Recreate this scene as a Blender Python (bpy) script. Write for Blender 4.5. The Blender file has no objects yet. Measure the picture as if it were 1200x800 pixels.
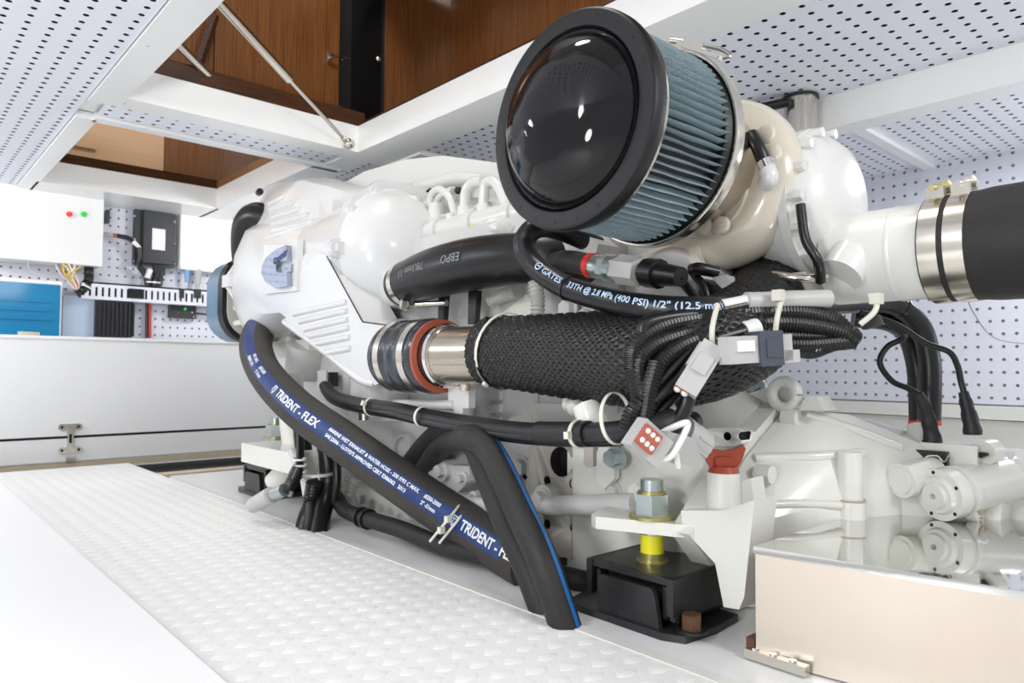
import bpy, bmesh, math, random
from mathutils import Vector, Matrix
from math import sin, cos, pi, radians, atan, sqrt

random.seed(7)
S = bpy.context.scene
COL = S.collection

# ------------------------------------------------------------------ camera
# world: X runs along the engine (towards its gearbox), Y across the room, Z up, deck at Z = 0
F, CAMH = 835.0, 0.32
YAW, PIT, ROLL = radians(47.9), atan(32 / 835), radians(-0.3)
_fh = Vector((-sin(YAW), cos(YAW), 0)); _rt = Vector((cos(YAW), sin(YAW), 0)); _u0 = Vector((0, 0, 1))
FW = _fh * cos(PIT) + _u0 * sin(PIT)
_up = -_fh * sin(PIT) + _u0 * cos(PIT)
RT = _rt * cos(ROLL) - _up * sin(ROLL)
UP = _up * cos(ROLL) + _rt * sin(ROLL)
CPOS = Vector((0, 0, CAMH))
cam = bpy.data.cameras.new('camera')
cam.sensor_width = 36.0
cam.lens = F / 1200 * 36
cam.clip_start = 0.01
cam_o = bpy.data.objects.new('camera', cam)
COL.objects.link(cam_o)
cam_o.matrix_world = Matrix(((RT.x, UP.x, -FW.x, CPOS.x), (RT.y, UP.y, -FW.y, CPOS.y), (RT.z, UP.z, -FW.z, CPOS.z), (0, 0, 0, 1)))
cam.dof.use_dof = True
cam.dof.focus_distance = 1.02
cam.dof.aperture_fstop = 9.0
S.camera = cam_o

# ------------------------------------------------------------------ light
S.view_settings.view_transform = 'Standard'
S.view_settings.look = 'None'
S.view_settings.gamma = 1.0
S.view_settings.use_curve_mapping = False
S.view_settings.exposure = -0.38
w = bpy.data.worlds.new('daylight')
w.use_nodes = True
w.node_tree.nodes['Background'].inputs[0].default_value = (0.93, 0.96, 1.0, 1)
w.node_tree.nodes['Background'].inputs[1].default_value = 0.9
S.world = w


def lamp(name, loc, target, size, power, color=(1, 1, 1), shape='DISK'):
    d = bpy.data.lights.new(name, 'AREA')
    d.shape = shape; d.size = size; d.energy = power; d.color = color
    o = bpy.data.objects.new(name, d)
    COL.objects.link(o)
    o.location = loc
    o.rotation_euler = (Vector(target) - Vector(loc)).to_track_quat('-Z', 'Y').to_euler()
    return o


lamp('camera_side_fill', (-0.45, -0.75, 0.85), (-0.9, 0.9, 0.3), 0.30, 9, (1, 0.985, 0.96))  # fill light added behind the camera, no fixture stands here
lamp('overhead_fill_light', (-1.65, -0.25, 0.92), (-1.9, 0.4, 0.0), 0.25, 4.5, (1, 0.99, 0.97))  # unseen fill added under the ceiling to light the engine
lamp('overhead_fill_light', (-2.45, -0.45, 0.90), (-2.95, 0.5, 0.5), 0.25, 10, (1, 0.995, 0.985))  # added to brighten the left wall and the control box
lamp('overhead_fill_light', (-2.5, 1.25, 0.92), (-3.1, 0.85, 0.55), 0.2, 4.5, (1, 0.995, 0.985))  # added fill for the left wall, hidden behind the casting
lamp('overhead_fill_light', (0.55, 0.75, 0.92), (-0.3, 1.0, 0.2), 0.25, 7, (1, 0.985, 0.96))  # unseen fill added off the right end of the engine
lamp('overhead_fill_light', (-0.2, 2.05, 0.92), (-0.4, 1.9, 0.0), 0.25, 5, (1, 0.99, 0.98))  # unseen fill added over the back right of the room
lamp('upward_fill_light', (-0.25, -0.55, 0.30), (-1.6, 0.5, 0.95), 0.25, 7, (1, 0.99, 0.98))  # added uplight that brightens the ceiling on the camera side
lamp('upward_fill_light', (0.55, 1.9, 0.45), (-0.6, 1.8, 0.95), 0.25, 3, (1, 0.99, 0.98))  # added uplight that brightens the ceiling behind the engine
lamp('cabin_fill_light', (-1.0, 0.55, 2.3), (-1.9, 1.1, 1.2), 0.4, 19, (1, 0.97, 0.92))  # unseen light added to brighten the cabin joinery
lamp('cabin_fill_light', (-2.55, 0.7, 1.60), (-2.95, 0.7, 1.2), 0.2, 2.5, (1, 0.95, 0.88))  # unseen light added to brighten the wood above the far hatch


# ------------------------------------------------------------------ survey helper
def P(px, py, X=None, Y=None, Z=None, d=None):
    """sight line through a point of the 1200 x 800 photograph, met with a plane of the room"""
    r = FW + RT * ((px - 600) / F) + UP * ((400 - py) / F)
    if X is not None: t = X / r.x
    elif Y is not None: t = Y / r.y
    elif Z is not None: t = (Z - CAMH) / r.z
    else: t = d
    return CPOS + r * t


# ------------------------------------------------------------------ materials
def mat(name, col, rough=0.5, metal=0.0, vary=0.04, scale=12.0, bump=0.0, bscale=60.0, coat=0.0, spec=0.5, col2=None, emit=None, trans=0.0, rvary=0.0):
    m = bpy.data.materials.new(name); m.use_nodes = True
    nt = m.node_tree; b = nt.nodes['Principled BSDF']
    b.inputs['Roughness'].default_value = rough
    b.inputs['Metallic'].default_value = metal
    b.inputs['Specular IOR Level'].default_value = spec
    b.inputs['Coat Weight'].default_value = coat
    b.inputs['Coat Roughness'].default_value = 0.08
    b.inputs['Transmission Weight'].default_value = trans
    tc = nt.nodes.new('ShaderNodeTexCoord')
    n = nt.nodes.new('ShaderNodeTexNoise'); n.inputs['Scale'].default_value = scale; n.inputs['Detail'].default_value = 5
    nt.links.new(tc.outputs['Object'], n.inputs['Vector'])
    mx = nt.nodes.new('ShaderNodeMix'); mx.data_type = 'RGBA'
    c2 = col2 if col2 else tuple(max(0, c * (1 - 2 * vary)) for c in col)
    mx.inputs[6].default_value = (*col, 1); mx.inputs[7].default_value = (*c2, 1)
    nt.links.new(n.outputs['Fac'], mx.inputs[0])
    nt.links.new(mx.outputs[2], b.inputs['Base Color'])
    if rvary:
        mr = nt.nodes.new('ShaderNodeMapRange'); mr.inputs[3].default_value = max(0.02, rough - rvary); mr.inputs[4].default_value = rough + rvary
        nt.links.new(n.outputs['Fac'], mr.inputs[0]); nt.links.new(mr.outputs[0], b.inputs['Roughness'])
    if bump:
        n2 = nt.nodes.new('ShaderNodeTexNoise'); n2.inputs['Scale'].default_value = bscale; n2.inputs['Detail'].default_value = 4
        nt.links.new(tc.outputs['Object'], n2.inputs['Vector'])
        bp = nt.nodes.new('ShaderNodeBump'); bp.inputs['Strength'].default_value = bump; bp.inputs['Distance'].default_value = 0.002
        nt.links.new(n2.outputs['Fac'], bp.inputs['Height']); nt.links.new(bp.outputs['Normal'], b.inputs['Normal'])
    if emit:
        b.inputs['Emission Color'].default_value = (*emit[0], 1); b.inputs['Emission Strength'].default_value = emit[1]
    return m


def wood(name, dark, light, rough=0.25, axis='Z', scale=9.0):
    m = bpy.data.materials.new(name); m.use_nodes = True
    nt = m.node_tree; b = nt.nodes['Principled BSDF']
    b.inputs['Roughness'].default_value = rough; b.inputs['Coat Weight'].default_value = 0.35
    tc = nt.nodes.new('ShaderNodeTexCoord'); mp = nt.nodes.new('ShaderNodeMapping')
    sc = {'Z': (34, 34, 0.7), 'X': (0.8, 14, 14), 'Y': (14, 0.8, 14)}[axis]
    mp.inputs['Scale'].default_value = sc
    nt.links.new(tc.outputs['Object'], mp.inputs['Vector'])
    n = nt.nodes.new('ShaderNodeTexNoise'); n.inputs['Scale'].default_value = scale; n.inputs['Detail'].default_value = 8; n.inputs['Distortion'].default_value = 0.6
    nt.links.new(mp.outputs[0], n.inputs['Vector'])
    r = nt.nodes.new('ShaderNodeValToRGB')
    r.color_ramp.elements[0].position = 0.25; r.color_ramp.elements[0].color = (*dark, 1)
    r.color_ramp.elements[1].position = 0.75; r.color_ramp.elements[1].color = (*light, 1)
    nt.links.new(n.outputs['Fac'], r.inputs[0]); nt.links.new(r.outputs[0], b.inputs['Base Color'])
    return m


M = dict(
    deck=mat('white_deck_gelcoat', (0.86, 0.86, 0.85), 0.42, vary=0.025, scale=5, bump=0.25, bscale=180),
    plate=mat('smooth_white_plate', (0.93, 0.93, 0.93), 0.5, vary=0.01),
    panel=mat('perforated_white_panel', (0.80, 0.82, 0.90), 0.45, vary=0.015),
    pegwall=mat('perforated_wall_panel', (0.77, 0.79, 0.88), 0.5, vary=0.02),
    hole=mat('hole_shade', (0.012, 0.012, 0.014), 0.9),  # shade inside holes and recesses, put into the colour
    holegrey=mat('hole_grey', (0.40, 0.40, 0.45), 0.9),
    holebrown=mat('hole_brown', (0.28, 0.22, 0.18), 0.9),
    gel=mat('white_gelcoat', (0.86, 0.87, 0.87), 0.3, vary=0.015, coat=0.3),
    cab=mat('white_locker_laminate', (0.85, 0.855, 0.86), 0.28, vary=0.012, coat=0.2),
    eng=mat('white_engine_paint', (0.74, 0.74, 0.725), 0.27, vary=0.03, scale=7, bump=0.12, bscale=90, coat=0.35),
    engcool=mat('white_cooler_paint', (0.74, 0.745, 0.75), 0.27, vary=0.02, scale=7, bump=0.18, bscale=70, coat=0.35),
    block=mat('grey_white_block_paint', (0.66, 0.665, 0.655), 0.36, vary=0.06, scale=9, bump=0.3, bscale=120),
    cream=mat('cream_paint', (0.80, 0.78, 0.70), 0.25, vary=0.05, scale=6, bump=0.1, bscale=70, coat=0.4),
    gear=mat('warm_white_gearbox_paint', (0.80, 0.80, 0.745), 0.28, vary=0.035, scale=6, bump=0.12, bscale=90, coat=0.35),
    turbo=mat('cream_turbo_paint', (0.76, 0.70, 0.59), 0.22, vary=0.06, scale=7, coat=0.5, bump=0.08),
    pipew=mat('pale_pipe_paint', (0.79, 0.80, 0.76), 0.3, vary=0.02, coat=0.3),
    machined=mat('bare_machined_face', (0.66, 0.62, 0.55), 0.45, metal=0.15, vary=0.1, scale=30),
    rubber=mat('black_rubber', (0.007, 0.0076, 0.0092), 0.34, vary=0.2, scale=30, bump=0.1, bscale=140, rvary=0.08),
    rubberg=mat('matt_dark_rubber', (0.020, 0.0195, 0.019), 0.6, vary=0.25, scale=16, bump=0.35, bscale=160),
    hosewrap=mat('dusty_wrapped_hose', (0.060, 0.053, 0.045), 0.7, vary=0.25, scale=14, bump=0.6, bscale=260, col2=(0.026, 0.024, 0.022)),
    bluerub=mat('blue_black_silicone', (0.024, 0.031, 0.045), 0.28, vary=0.12, scale=12, coat=0.3),
    redlin=mat('red_silicone_lining', (0.42, 0.09, 0.05), 0.45, vary=0.1),
    braid=mat('black_braid', (0.016, 0.016, 0.017), 0.38, vary=0.15, scale=40),
    braidb=mat('black_braid_core', (0.01, 0.01, 0.011), 0.8),
    loom=mat('black_corrugated_plastic', (0.011, 0.011, 0.012), 0.32, vary=0.1),
    loomg=mat('grey_corrugated_plastic', (0.55, 0.55, 0.52), 0.4, vary=0.08),
    tape=mat('black_tape', (0.015, 0.015, 0.019), 0.5, vary=0.2, scale=50, bump=0.3),
    steel=mat('stainless_band', (0.74, 0.70, 0.62), 0.2, metal=1.0, vary=0.06, scale=20, rvary=0.06),
    pipe=mat('stained_steel_pipe', (0.62, 0.58, 0.52), 0.22, metal=0.95, vary=0.16, scale=10, col2=(0.50, 0.42, 0.32), rvary=0.08),
    emblem=mat('dark_chrome', (0.40, 0.44, 0.52), 0.05, metal=1.0, vary=0.01),
    chrome=mat('chrome', (0.88, 0.88, 0.90), 0.06, metal=1.0, vary=0.01),
    zinc=mat('zinc_plate', (0.55, 0.62, 0.62), 0.28, metal=0.85, vary=0.14, scale=40),
    brass=mat('yellow_zinc', (0.62, 0.46, 0.13), 0.32, metal=0.8, vary=0.2, scale=40, col2=(0.30, 0.36, 0.16)),
    yellow=mat('yellow_thread_sealant', (0.85, 0.80, 0.02), 0.4, vary=0.05),
    rust=mat('rusty_bolt', (0.20, 0.10, 0.055), 0.6, metal=0.4, vary=0.3, scale=60, bump=0.3),
    mount=mat('black_painted_mount', (0.024, 0.024, 0.026), 0.32, vary=0.2, scale=20, bump=0.25, bscale=120),
    capblk=mat('glossy_black_cap', (0.004, 0.004, 0.005), 0.05, vary=0.1, spec=0.42),
    capring=mat('black_urethane_ring', (0.007, 0.0073, 0.009), 0.45, vary=0.2, scale=40, bump=0.15, bscale=150),
    pleat=mat('blue_grey_pleated_gauze', (0.42, 0.52, 0.56), 0.75, vary=0.15, scale=90, bump=0.8, bscale=600, col2=(0.27, 0.37, 0.42)),
    red=mat('red_oxide_plastic', (0.40, 0.06, 0.025), 0.42, vary=0.1, scale=20),
    redring=mat('bright_red_ring', (0.75, 0.03, 0.02), 0.4),
    tie=mat('natural_nylon', (0.78, 0.76, 0.66), 0.4, vary=0.06),
    tiew=mat('white_nylon', (0.86, 0.86, 0.84), 0.4, vary=0.04),
    grey=mat('grey_connector_plastic', (0.52, 0.52, 0.51), 0.4, vary=0.05),
    bgrey=mat('slate_connector_plastic', (0.07, 0.08, 0.11), 0.42, vary=0.1),
    orange=mat('brick_red_seal', (0.48, 0.12, 0.07), 0.45),
    label=mat('white_label', (0.86, 0.87, 0.88), 0.5, vary=0.02),
    ink=mat('white_ink', (0.86, 0.88, 0.90), 0.5),
    inkblue=mat('pale_blue_ink', (0.52, 0.68, 0.90), 0.5),
    inkgrey=mat('grey_ink', (0.26, 0.28, 0.31), 0.6),
    inkdark=mat('dark_ink', (0.12, 0.12, 0.13), 0.6),
    bluestr=mat('navy_stripe', (0.010, 0.045, 0.20), 0.45, vary=0.2, scale=40),
    blueline=mat('bright_blue_line', (0.01, 0.16, 0.50), 0.45, vary=0.1),
    plated=mat('polished_stainless', (0.74, 0.74, 0.72), 0.045, metal=1.0, vary=0.03, scale=6, rvary=0.02),
    plateside=mat('warm_brushed_stainless', (0.74, 0.685, 0.62), 0.36, metal=0.75, vary=0.05, scale=5, col2=(0.70, 0.59, 0.49), rvary=0.08),
    teal=mat('blue_film_panel', (0.0, 0.22, 0.46), 0.3, vary=0.15, scale=7, coat=0.15, bump=0.5, bscale=14, spec=0.3),
    paleblue=mat('pale_blue_cover', (0.56, 0.68, 0.86), 0.4, vary=0.02),
    ecu=mat('dark_grey_case', (0.035, 0.037, 0.042), 0.45, vary=0.1),
    boxw=mat('white_box_paint', (0.90, 0.90, 0.90), 0.4, vary=0.01),
    lampred=mat('red_lamp_lens', (0.75, 0.06, 0.04), 0.2, emit=((1, 0.05, 0.03), 0.35)),
    lampgreen=mat('green_lamp_lens', (0.02, 0.50, 0.06), 0.2, emit=((0.05, 1, 0.1), 0.3)),
    bluecase=mat('blue_grey_case', (0.23, 0.36, 0.50), 0.35, metal=0.5, vary=0.1, coat=0.2),
    beige=mat('beige_gasket_face', (0.60, 0.59, 0.53), 0.4, vary=0.05),
    wire_w=mat('white_wire', (0.85, 0.83, 0.80), 0.4), wire_y=mat('yellow_wire', (0.85, 0.6, 0.05), 0.4),
    wire_p=mat('purple_wire', (0.40, 0.25, 0.42), 0.4), wire_r=mat('red_wire', (0.65, 0.05, 0.04), 0.4), wire_b=mat('blue_wire', (0.2, 0.45, 0.75), 0.4),
    walnut=wood('walnut_vertical', (0.085, 0.029, 0.008), (0.24, 0.092, 0.026)),
    walnutx=wood('walnut_edging', (0.030, 0.012, 0.006), (0.085, 0.034, 0.015), axis='Y'),
    walnutlt=wood('light_walnut', (0.19, 0.085, 0.04), (0.32, 0.16, 0.085)),
    ply=wood('bare_plywood', (0.72, 0.46, 0.27), (0.80, 0.56, 0.36), rough=0.6, axis='Y', scale=2),
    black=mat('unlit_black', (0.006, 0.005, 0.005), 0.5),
    teak=mat('pale_timber_edge', (0.62, 0.52, 0.38), 0.5, vary=0.12, scale=40),
    bilge=mat('dark_bilge', (0.02, 0.018, 0.015), 0.6),
)


# ------------------------------------------------------------------ mesh building
def basis(t, ref=None):
    t = Vector(t).normalized()
    r = Vector(ref) if ref is not None else Vector((0, 0, 1))
    n = r - t * r.dot(t)
    if n.length < 1e-4:
        r = Vector((1, 0, 0)); n = r - t * r.dot(t)
    n.normalize()
    return t, n, t.cross(n)


def spline(pts, n=8):
    """Catmull-Rom through the points"""
    p = [Vector(q) for q in pts]
    p = [p[0] * 2 - p[1]] + p + [p[-1] * 2 - p[-2]]
    out = []
    for i in range(1, len(p) - 2):
        for k in range(n):
            t = k / n; a, b, c, d = p[i - 1], p[i], p[i + 1], p[i + 2]
            out.append(0.5 * ((2 * b) + (c - a) * t + (2 * a - 5 * b + 4 * c - d) * t * t + (-a + 3 * b - 3 * c + d) * t ** 3))
    out.append(p[-2])
    return out


def resample(pts, step):
    L = [0.0]
    for a, b in zip(pts, pts[1:]): L.append(L[-1] + (b - a).length)
    n = max(2, int(L[-1] / step)); out = []; j = 0
    for i in range(n + 1):
        s = L[-1] * i / n
        while j < len(L) - 2 and L[j + 1] < s: j += 1
        f = (s - L[j]) / max(1e-9, L[j + 1] - L[j])
        out.append(pts[j].lerp(pts[j + 1], min(1, max(0, f))))
    return out


def frames(pts, ref=None):
    fr = []; n = None
    for i, p in enumerate(pts):
        t = (pts[min(i + 1, len(pts) - 1)] - pts[max(i - 1, 0)]).normalized()
        if ref is not None:
            _, n, b = basis(t, ref)
        else:
            if n is None: _, n, b = basis(t)
            else:
                n = (n - t * n.dot(t)).normalized(); b = t.cross(n)
        fr.append((p, t, n, b))
    return fr


class B:
    def __init__(self): self.bm = bmesh.new(); self.mi = 0

    def _face(self, vs):
        try:
            f = self.bm.faces.new(vs); f.material_index = self.mi; return f
        except ValueError: return None

    def _bev(self, faces, w, seg):
        es = set()
        for f in faces:
            for e in f.edges: es.add(e)
        es = [e for e in es if len(e.link_faces) < 2 or e.calc_face_angle(0) > radians(25)]
        r = bmesh.ops.bevel(self.bm, geom=es, offset=w, segments=seg, affect='EDGES', profile=0.5, clamp_overlap=True)
        for f in r['faces']: f.material_index = self.mi

    def box(self, c, s, rot=None, bev=0, seg=2):
        c = Vector(c); hx, hy, hz = s[0] / 2, s[1] / 2, s[2] / 2
        R = rot if rot is not None else Matrix.Identity(3)
        vs = [self.bm.verts.new(c + R @ Vector((x * hx, y * hy, z * hz))) for x in (-1, 1) for y in (-1, 1) for z in (-1, 1)]
        fs = [self._face([vs[i] for i in q]) for q in ((0, 1, 3, 2), (4, 6, 7, 5), (0, 4, 5, 1), (2, 3, 7, 6), (0, 2, 6, 4), (1, 5, 7, 3))]
        if bev: self._bev([f for f in fs if f], bev, seg)
        return self

    def bx(self, a, b, bev=0, seg=2):
        a, b = Vector(a), Vector(b)
        return self.box((a + b) / 2, [abs(q) for q in (b - a)], None, bev, seg)

    def loft(self, rings, caps=True, closed=False, bev=0, seg=2):
        V = [[self.bm.verts.new(Vector(p)) for p in r] for r in rings]
        n = len(V[0]); fs = []
        for a, b in zip(V, V[1:] + ([V[0]] if closed else [])):
            for i in range(n):
                fs.append(self._face([a[i], a[(i + 1) % n], b[(i + 1) % n], b[i]]))
        if caps and not closed:
            fs.append(self._face(V[0][::-1])); fs.append(self._face(V[-1]))
        if bev: self._bev([f for f in fs if f], bev, seg)
        return self

    def prism(self, pts, ext, bev=0, seg=2):
        """pts: coplanar 3D outline, ext: extrusion vector"""
        e = Vector(ext)
        return self.loft([[Vector(p) for p in pts], [Vector(p) + e for p in pts]], bev=bev, seg=seg)

    def cyl(self, p0, p1, r0, r1=None, seg=24, bev=0, caps=True, ref=None, bseg=2):
        p0, p1 = Vector(p0), Vector(p1); r1 = r0 if r1 is None else r1
        t, n, b = basis(p1 - p0, ref)
        rg = [[p + (n * cos(2 * pi * k / seg) + b * sin(2 * pi * k / seg)) * r for k in range(seg)] for p, r in ((p0, r0), (p1, r1))]
        return self.loft(rg, caps=caps, bev=bev, seg=bseg)

    def lathe(self, prof, o, ax, seg=32, ref=None, closed=False):
        """prof: (distance along the axis, radius)"""
        o = Vector(o); t, n, b = basis(ax, ref); rings = []
        for s, r in prof:
            r = max(r, 1e-5)
            rings.append([o + t * s + (n * cos(2 * pi * k / seg) + b * sin(2 * pi * k / seg)) * r for k in range(seg)])
        return self.loft(rings, caps=not closed, closed=closed)

    def tube(self, pts, r, seg=14, caps=True, ref=None):
        fr = frames([Vector(q) for q in pts], ref); rings = []; N = len(fr) - 1
        for i, (p, t, n, b) in enumerate(fr):
            rr = r(i / N) if callable(r) else r
            rings.append([p + (n * cos(2 * pi * k / seg) + b * sin(2 * pi * k / seg)) * rr for k in range(seg)])
        return self.loft(rings, caps=caps)

    def band(self, c, ax, r, w, th=0.0015, seg=32, a0=0, a1=2 * pi, sx=1.0, ref=None):
        """a strap lying round a hose"""
        t, n, b = basis(ax, ref); c = Vector(c)
        prof = [(-w / 2, r), (-w / 2, r + th), (w / 2, r + th), (w / 2, r)]
        full = abs(a1 - a0) > 2 * pi - 0.01
        m = seg if full else seg + 1
        rings = []
        for k in range(m):
            a = a0 + (a1 - a0) * k / seg
            rings.append([c + t * s + (n * cos(a) * sx + b * sin(a)) * q for s, q in prof])
        return self.loft(rings, caps=not full, closed=full)

    def hexa(self, c, ax, r, h, washer=0, ref=None):
        c = Vector(c); t = Vector(ax).normalized()
        if washer: self.cyl(c, c + t * (h * 0.18), washer, seg=20)
        self.cyl(c + t * (h * 0.18 if washer else 0), c + t * h, r, seg=6, bev=r * 0.08, ref=ref)
        return self

    def ball(self, c, r, seg=16, squash=(1, 1, 1)):
        c = Vector(c); m = seg // 2
        rings = []
        for i in range(m + 1):
            a = pi * i / m
            q = max(sin(a), 1e-4)
            rings.append([c + Vector((cos(2 * pi * k / seg) * q * r * squash[0], sin(2 * pi * k / seg) * q * r * squash[1], cos(a) * r * squash[2])) for k in range(seg)])
        return self.loft(rings)

    def mesh(self, name, mats, ang=38, merge=True):
        if merge: bmesh.ops.remove_doubles(self.bm, verts=self.bm.verts, dist=1e-5)
        bmesh.ops.recalc_face_normals(self.bm, faces=self.bm.faces)
        for f in self.bm.faces: f.smooth = True
        me = bpy.data.meshes.new(name); self.bm.to_mesh(me); self.bm.free()
        for m in (mats if isinstance(mats, (list, tuple)) else [mats]): me.materials.append(m)
        me.set_sharp_from_angle(angle=radians(ang))
        return me


ROOT = {}


def root_of(o):
    while o.parent: o = o.parent
    return o


def obj(name, b, m, parent=None, label=None, kind=None, ang=38, merge=True):
    me = b.mesh(name, m, ang, merge) if isinstance(b, B) else b
    if m is not None and not len(me.materials): me.materials.append(m)
    o = bpy.data.objects.new(name, me); COL.objects.link(o)
    if parent is not None:
        me.transform(Matrix.Translation(-root_of(parent).location)); o.parent = parent
    if label: o['label'] = label
    if kind: o['kind'] = kind
    return o


def thing(name, label, cat, loc=(0, 0, 0), group=None):
    o = bpy.data.objects.new(name, None); o.empty_display_size = 0.02; COL.objects.link(o)
    o.location = loc; o['label'] = label; o['category'] = cat
    if group: o['group'] = group
    return o


def single(name, b, m, label, cat, group=None, ang=38):
    o = obj(name, b, m, None, label, None, ang); o['category'] = cat
    if group: o['group'] = group
    return o


def struct(name, b, m, parent=None):
    o = obj(name, b, m, parent)
    if parent is None: o['kind'] = 'structure'
    return o


def text_mesh(s, size, bold=0.0, align='LEFT', space=1.0):
    cu = bpy.data.curves.new('lettering', 'FONT'); cu.body = s; cu.size = size; cu.offset = bold; cu.align_x = align; cu.align_y = 'CENTER'
    cu.space_character = space; cu.resolution_u = 2
    o = bpy.data.objects.new('lettering', cu); COL.objects.link(o)
    dg = bpy.context.evaluated_depsgraph_get(); dg.update()
    me = bpy.data.meshes.new_from_object(o.evaluated_get(dg))
    wd = max([v.co.x for v in me.vertices] + [0])
    bpy.data.objects.remove(o); bpy.data.curves.remove(cu)
    return me, wd


_AL = {}


def wrap(pts, ref, r, u, v, lift):
    """point at arc length u along the hose and distance v round it"""
    j = 0; acc = 0
    while j < len(pts) - 2 and acc + (pts[j + 1] - pts[j]).length < u:
        acc += (pts[j + 1] - pts[j]).length; j += 1
    seg = (pts[j + 1] - pts[j]); f = (u - acc) / seg.length
    def fr(i):
        t = (pts[min(i + 1, len(pts) - 1)] - pts[max(i - 1, 0)]).normalized()
        n = basis(t, ref)[1]
        return t, n
    t0, n0 = fr(j); t1, n1 = fr(j + 1)
    t = t0.lerp(t1, f).normalized(); n = n0.lerp(n1, f); n = (n - t * n.dot(t)).normalized()
    b = n.cross(t)
    if callable(r):
        k = id(pts)
        if k not in _AL: _AL[k] = sum((b_ - a_).length for a_, b_ in zip(pts, pts[1:]))
        r = r(u / _AL[k])
    a = v / r
    return pts[j] + seg * f + (n * cos(a) + b * sin(a)) * (r + lift)


def hose_text(s, pts, ref, r, u0, size, mt, parent, v0=0.0, bold=0.0, lift=0.0009, flip=False, sx=1.0, label=None):
    me, wd = text_mesh(s, size, bold)
    bm = bmesh.new(); bm.from_mesh(me)
    bmesh.ops.triangulate(bm, faces=bm.faces)
    for _ in range(3):
        es = [e for e in bm.edges if e.calc_length() > size * .28]
        if es: bmesh.ops.subdivide_edges(bm, edges=es, cuts=1); bmesh.ops.triangulate(bm, faces=bm.faces)
    bm.to_mesh(me); bm.free()
    for q in me.vertices:
        x, y = q.co.x * sx, q.co.y
        if flip: x, y = wd * sx - x, -y
        q.co = wrap(pts, ref, r, u0 + x, v0 + y, lift)
    me.materials.append(mt)
    return obj('lettering', me, mt, parent), wd * sx


def hose_stripe(pts, ref, r, u0, u1, hw, name, mt, parent, v0=0.0, lift=0.0005, n=60, k=8, label=None):
    b = B(); V = []
    for i in range(n + 1):
        u = u0 + (u1 - u0) * i / n
        V.append([b.bm.verts.new(wrap(pts, ref, r, u, v0 - hw + 2 * hw * j / k, lift)) for j in range(k + 1)])
    for a, c in zip(V, V[1:]):
        for j in range(k): b._face([a[j], a[j + 1], c[j + 1], c[j]])
    return obj(name, b, mt, parent, label)


def flat_text(s, size, mt, parent, o, xd, yd, bold=0.0, align='CENTER', lift=0.0):
    me, _ = text_mesh(s, size, bold, align)
    xd, yd = Vector(xd).normalized(), Vector(yd).normalized(); z = xd.cross(yd)
    for q in me.vertices: q.co = Vector(o) + xd * q.co.x + yd * q.co.y + z * lift
    return obj('lettering', me, mt, parent)


def arc_len(pts): return sum((b - a).length for a, b in zip(pts, pts[1:]))


def tie(parent, c, ax, r, w=0.006, m='tie', head=0.0, ref=None, sx=1.0, tail=None, name='cable_tie'):
    """nylon cable tie round a bundle with its locking head (and tail)"""
    t, n, b_ = basis(ax, ref); b = B()
    b.band(c, ax, r, w, 0.0013, 28, sx=sx, ref=ref)
    hp = Vector(c) + (n * cos(head) * sx + b_ * sin(head)) * (r + 0.003)
    rad = (n * cos(head) * sx + b_ * sin(head)).normalized()
    R = Matrix((t, rad, t.cross(rad))).transposed()
    b.box(hp, (w * 1.35, 0.007, w * 1.5), R, bev=0.001)
    if tail:
        tv = Vector(tail); R2 = Matrix((tv.normalized(), rad, tv.normalized().cross(rad))).transposed()
        b.box(hp + tv / 2, (tv.length, 0.0013, w * 0.8), R2)
    return obj(name, b, M[m], parent)


def perforated(name, org, ud, vd, nrm, U, V, pu, pv, r, depth, mats, parent=None, off=0.5, seg=8):
    """sheet with real round holes (each a shallow cup) on a square grid"""
    org, ud, vd, nrm = Vector(org), Vector(ud), Vector(vd), Vector(nrm)
    nu, nv = max(1, round(U / pu)), max(1, round(V / pv)); du, dv = U / nu, V / nv
    verts, faces, mi = [], [], []
    def add(u, v, d): verts.append(org + ud * u + vd * v + nrm * d); return len(verts) - 1
    grid = [[add(i * du, j * dv, 0) for j in range(nv + 1)] for i in range(nu + 1)]
    for i in range(nu):
        for j in range(nv):
            cu, cv = (i + 0.5) * du, (j + 0.5) * dv
            top = [add(cu + r * cos(2 * pi * k / 8 + pi / 8), cv + r * sin(2 * pi * k / 8 + pi / 8), 0) for k in range(8)]
            bot = [add(cu + r * cos(2 * pi * k / 8 + pi / 8), cv + r * sin(2 * pi * k / 8 + pi / 8), depth) for k in range(8)]
            g = (grid[i + 1][j + 1], grid[i][j + 1], grid[i][j], grid[i + 1][j])   # corners at 45, 135, 225, 315 degrees
            # hole vertices at 22.5, 67.5, ...
            for q in range(4):
                a, b_ = top[2 * q], top[2 * q + 1]; c = top[(2 * q + 2) % 8]
                faces.append((g[q], b_, a)); mi.append(0)
                faces.append((g[q], g[(q + 1) % 4], c, b_)); mi.append(0)
            for k in range(8):
                faces.append((top[k], top[(k + 1) % 8], bot[(k + 1) % 8], bot[k])); mi.append(1)
            faces.append(tuple(bot)); mi.append(1)
    me = bpy.data.meshes.new(name); me.from_pydata(verts, [], faces)
    me.polygons.foreach_set('material_index', mi)
    for m in mats: me.materials.append(m)
    me.update()
    bm = bmesh.new(); bm.from_mesh(me); bmesh.ops.recalc_face_normals(bm, faces=bm.faces); bm.to_mesh(me); bm.free()
    return obj(name, me, None, parent)


ex, ey, ez = Vector((1, 0, 0)), Vector((0, 1, 0)), Vector((0, 0, 1))
TOCAM = Vector((0.68, -0.72, 0.12))     # the direction the near faces of the engine look to

# ================================================================== the room
ZC = 0.95
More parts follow.
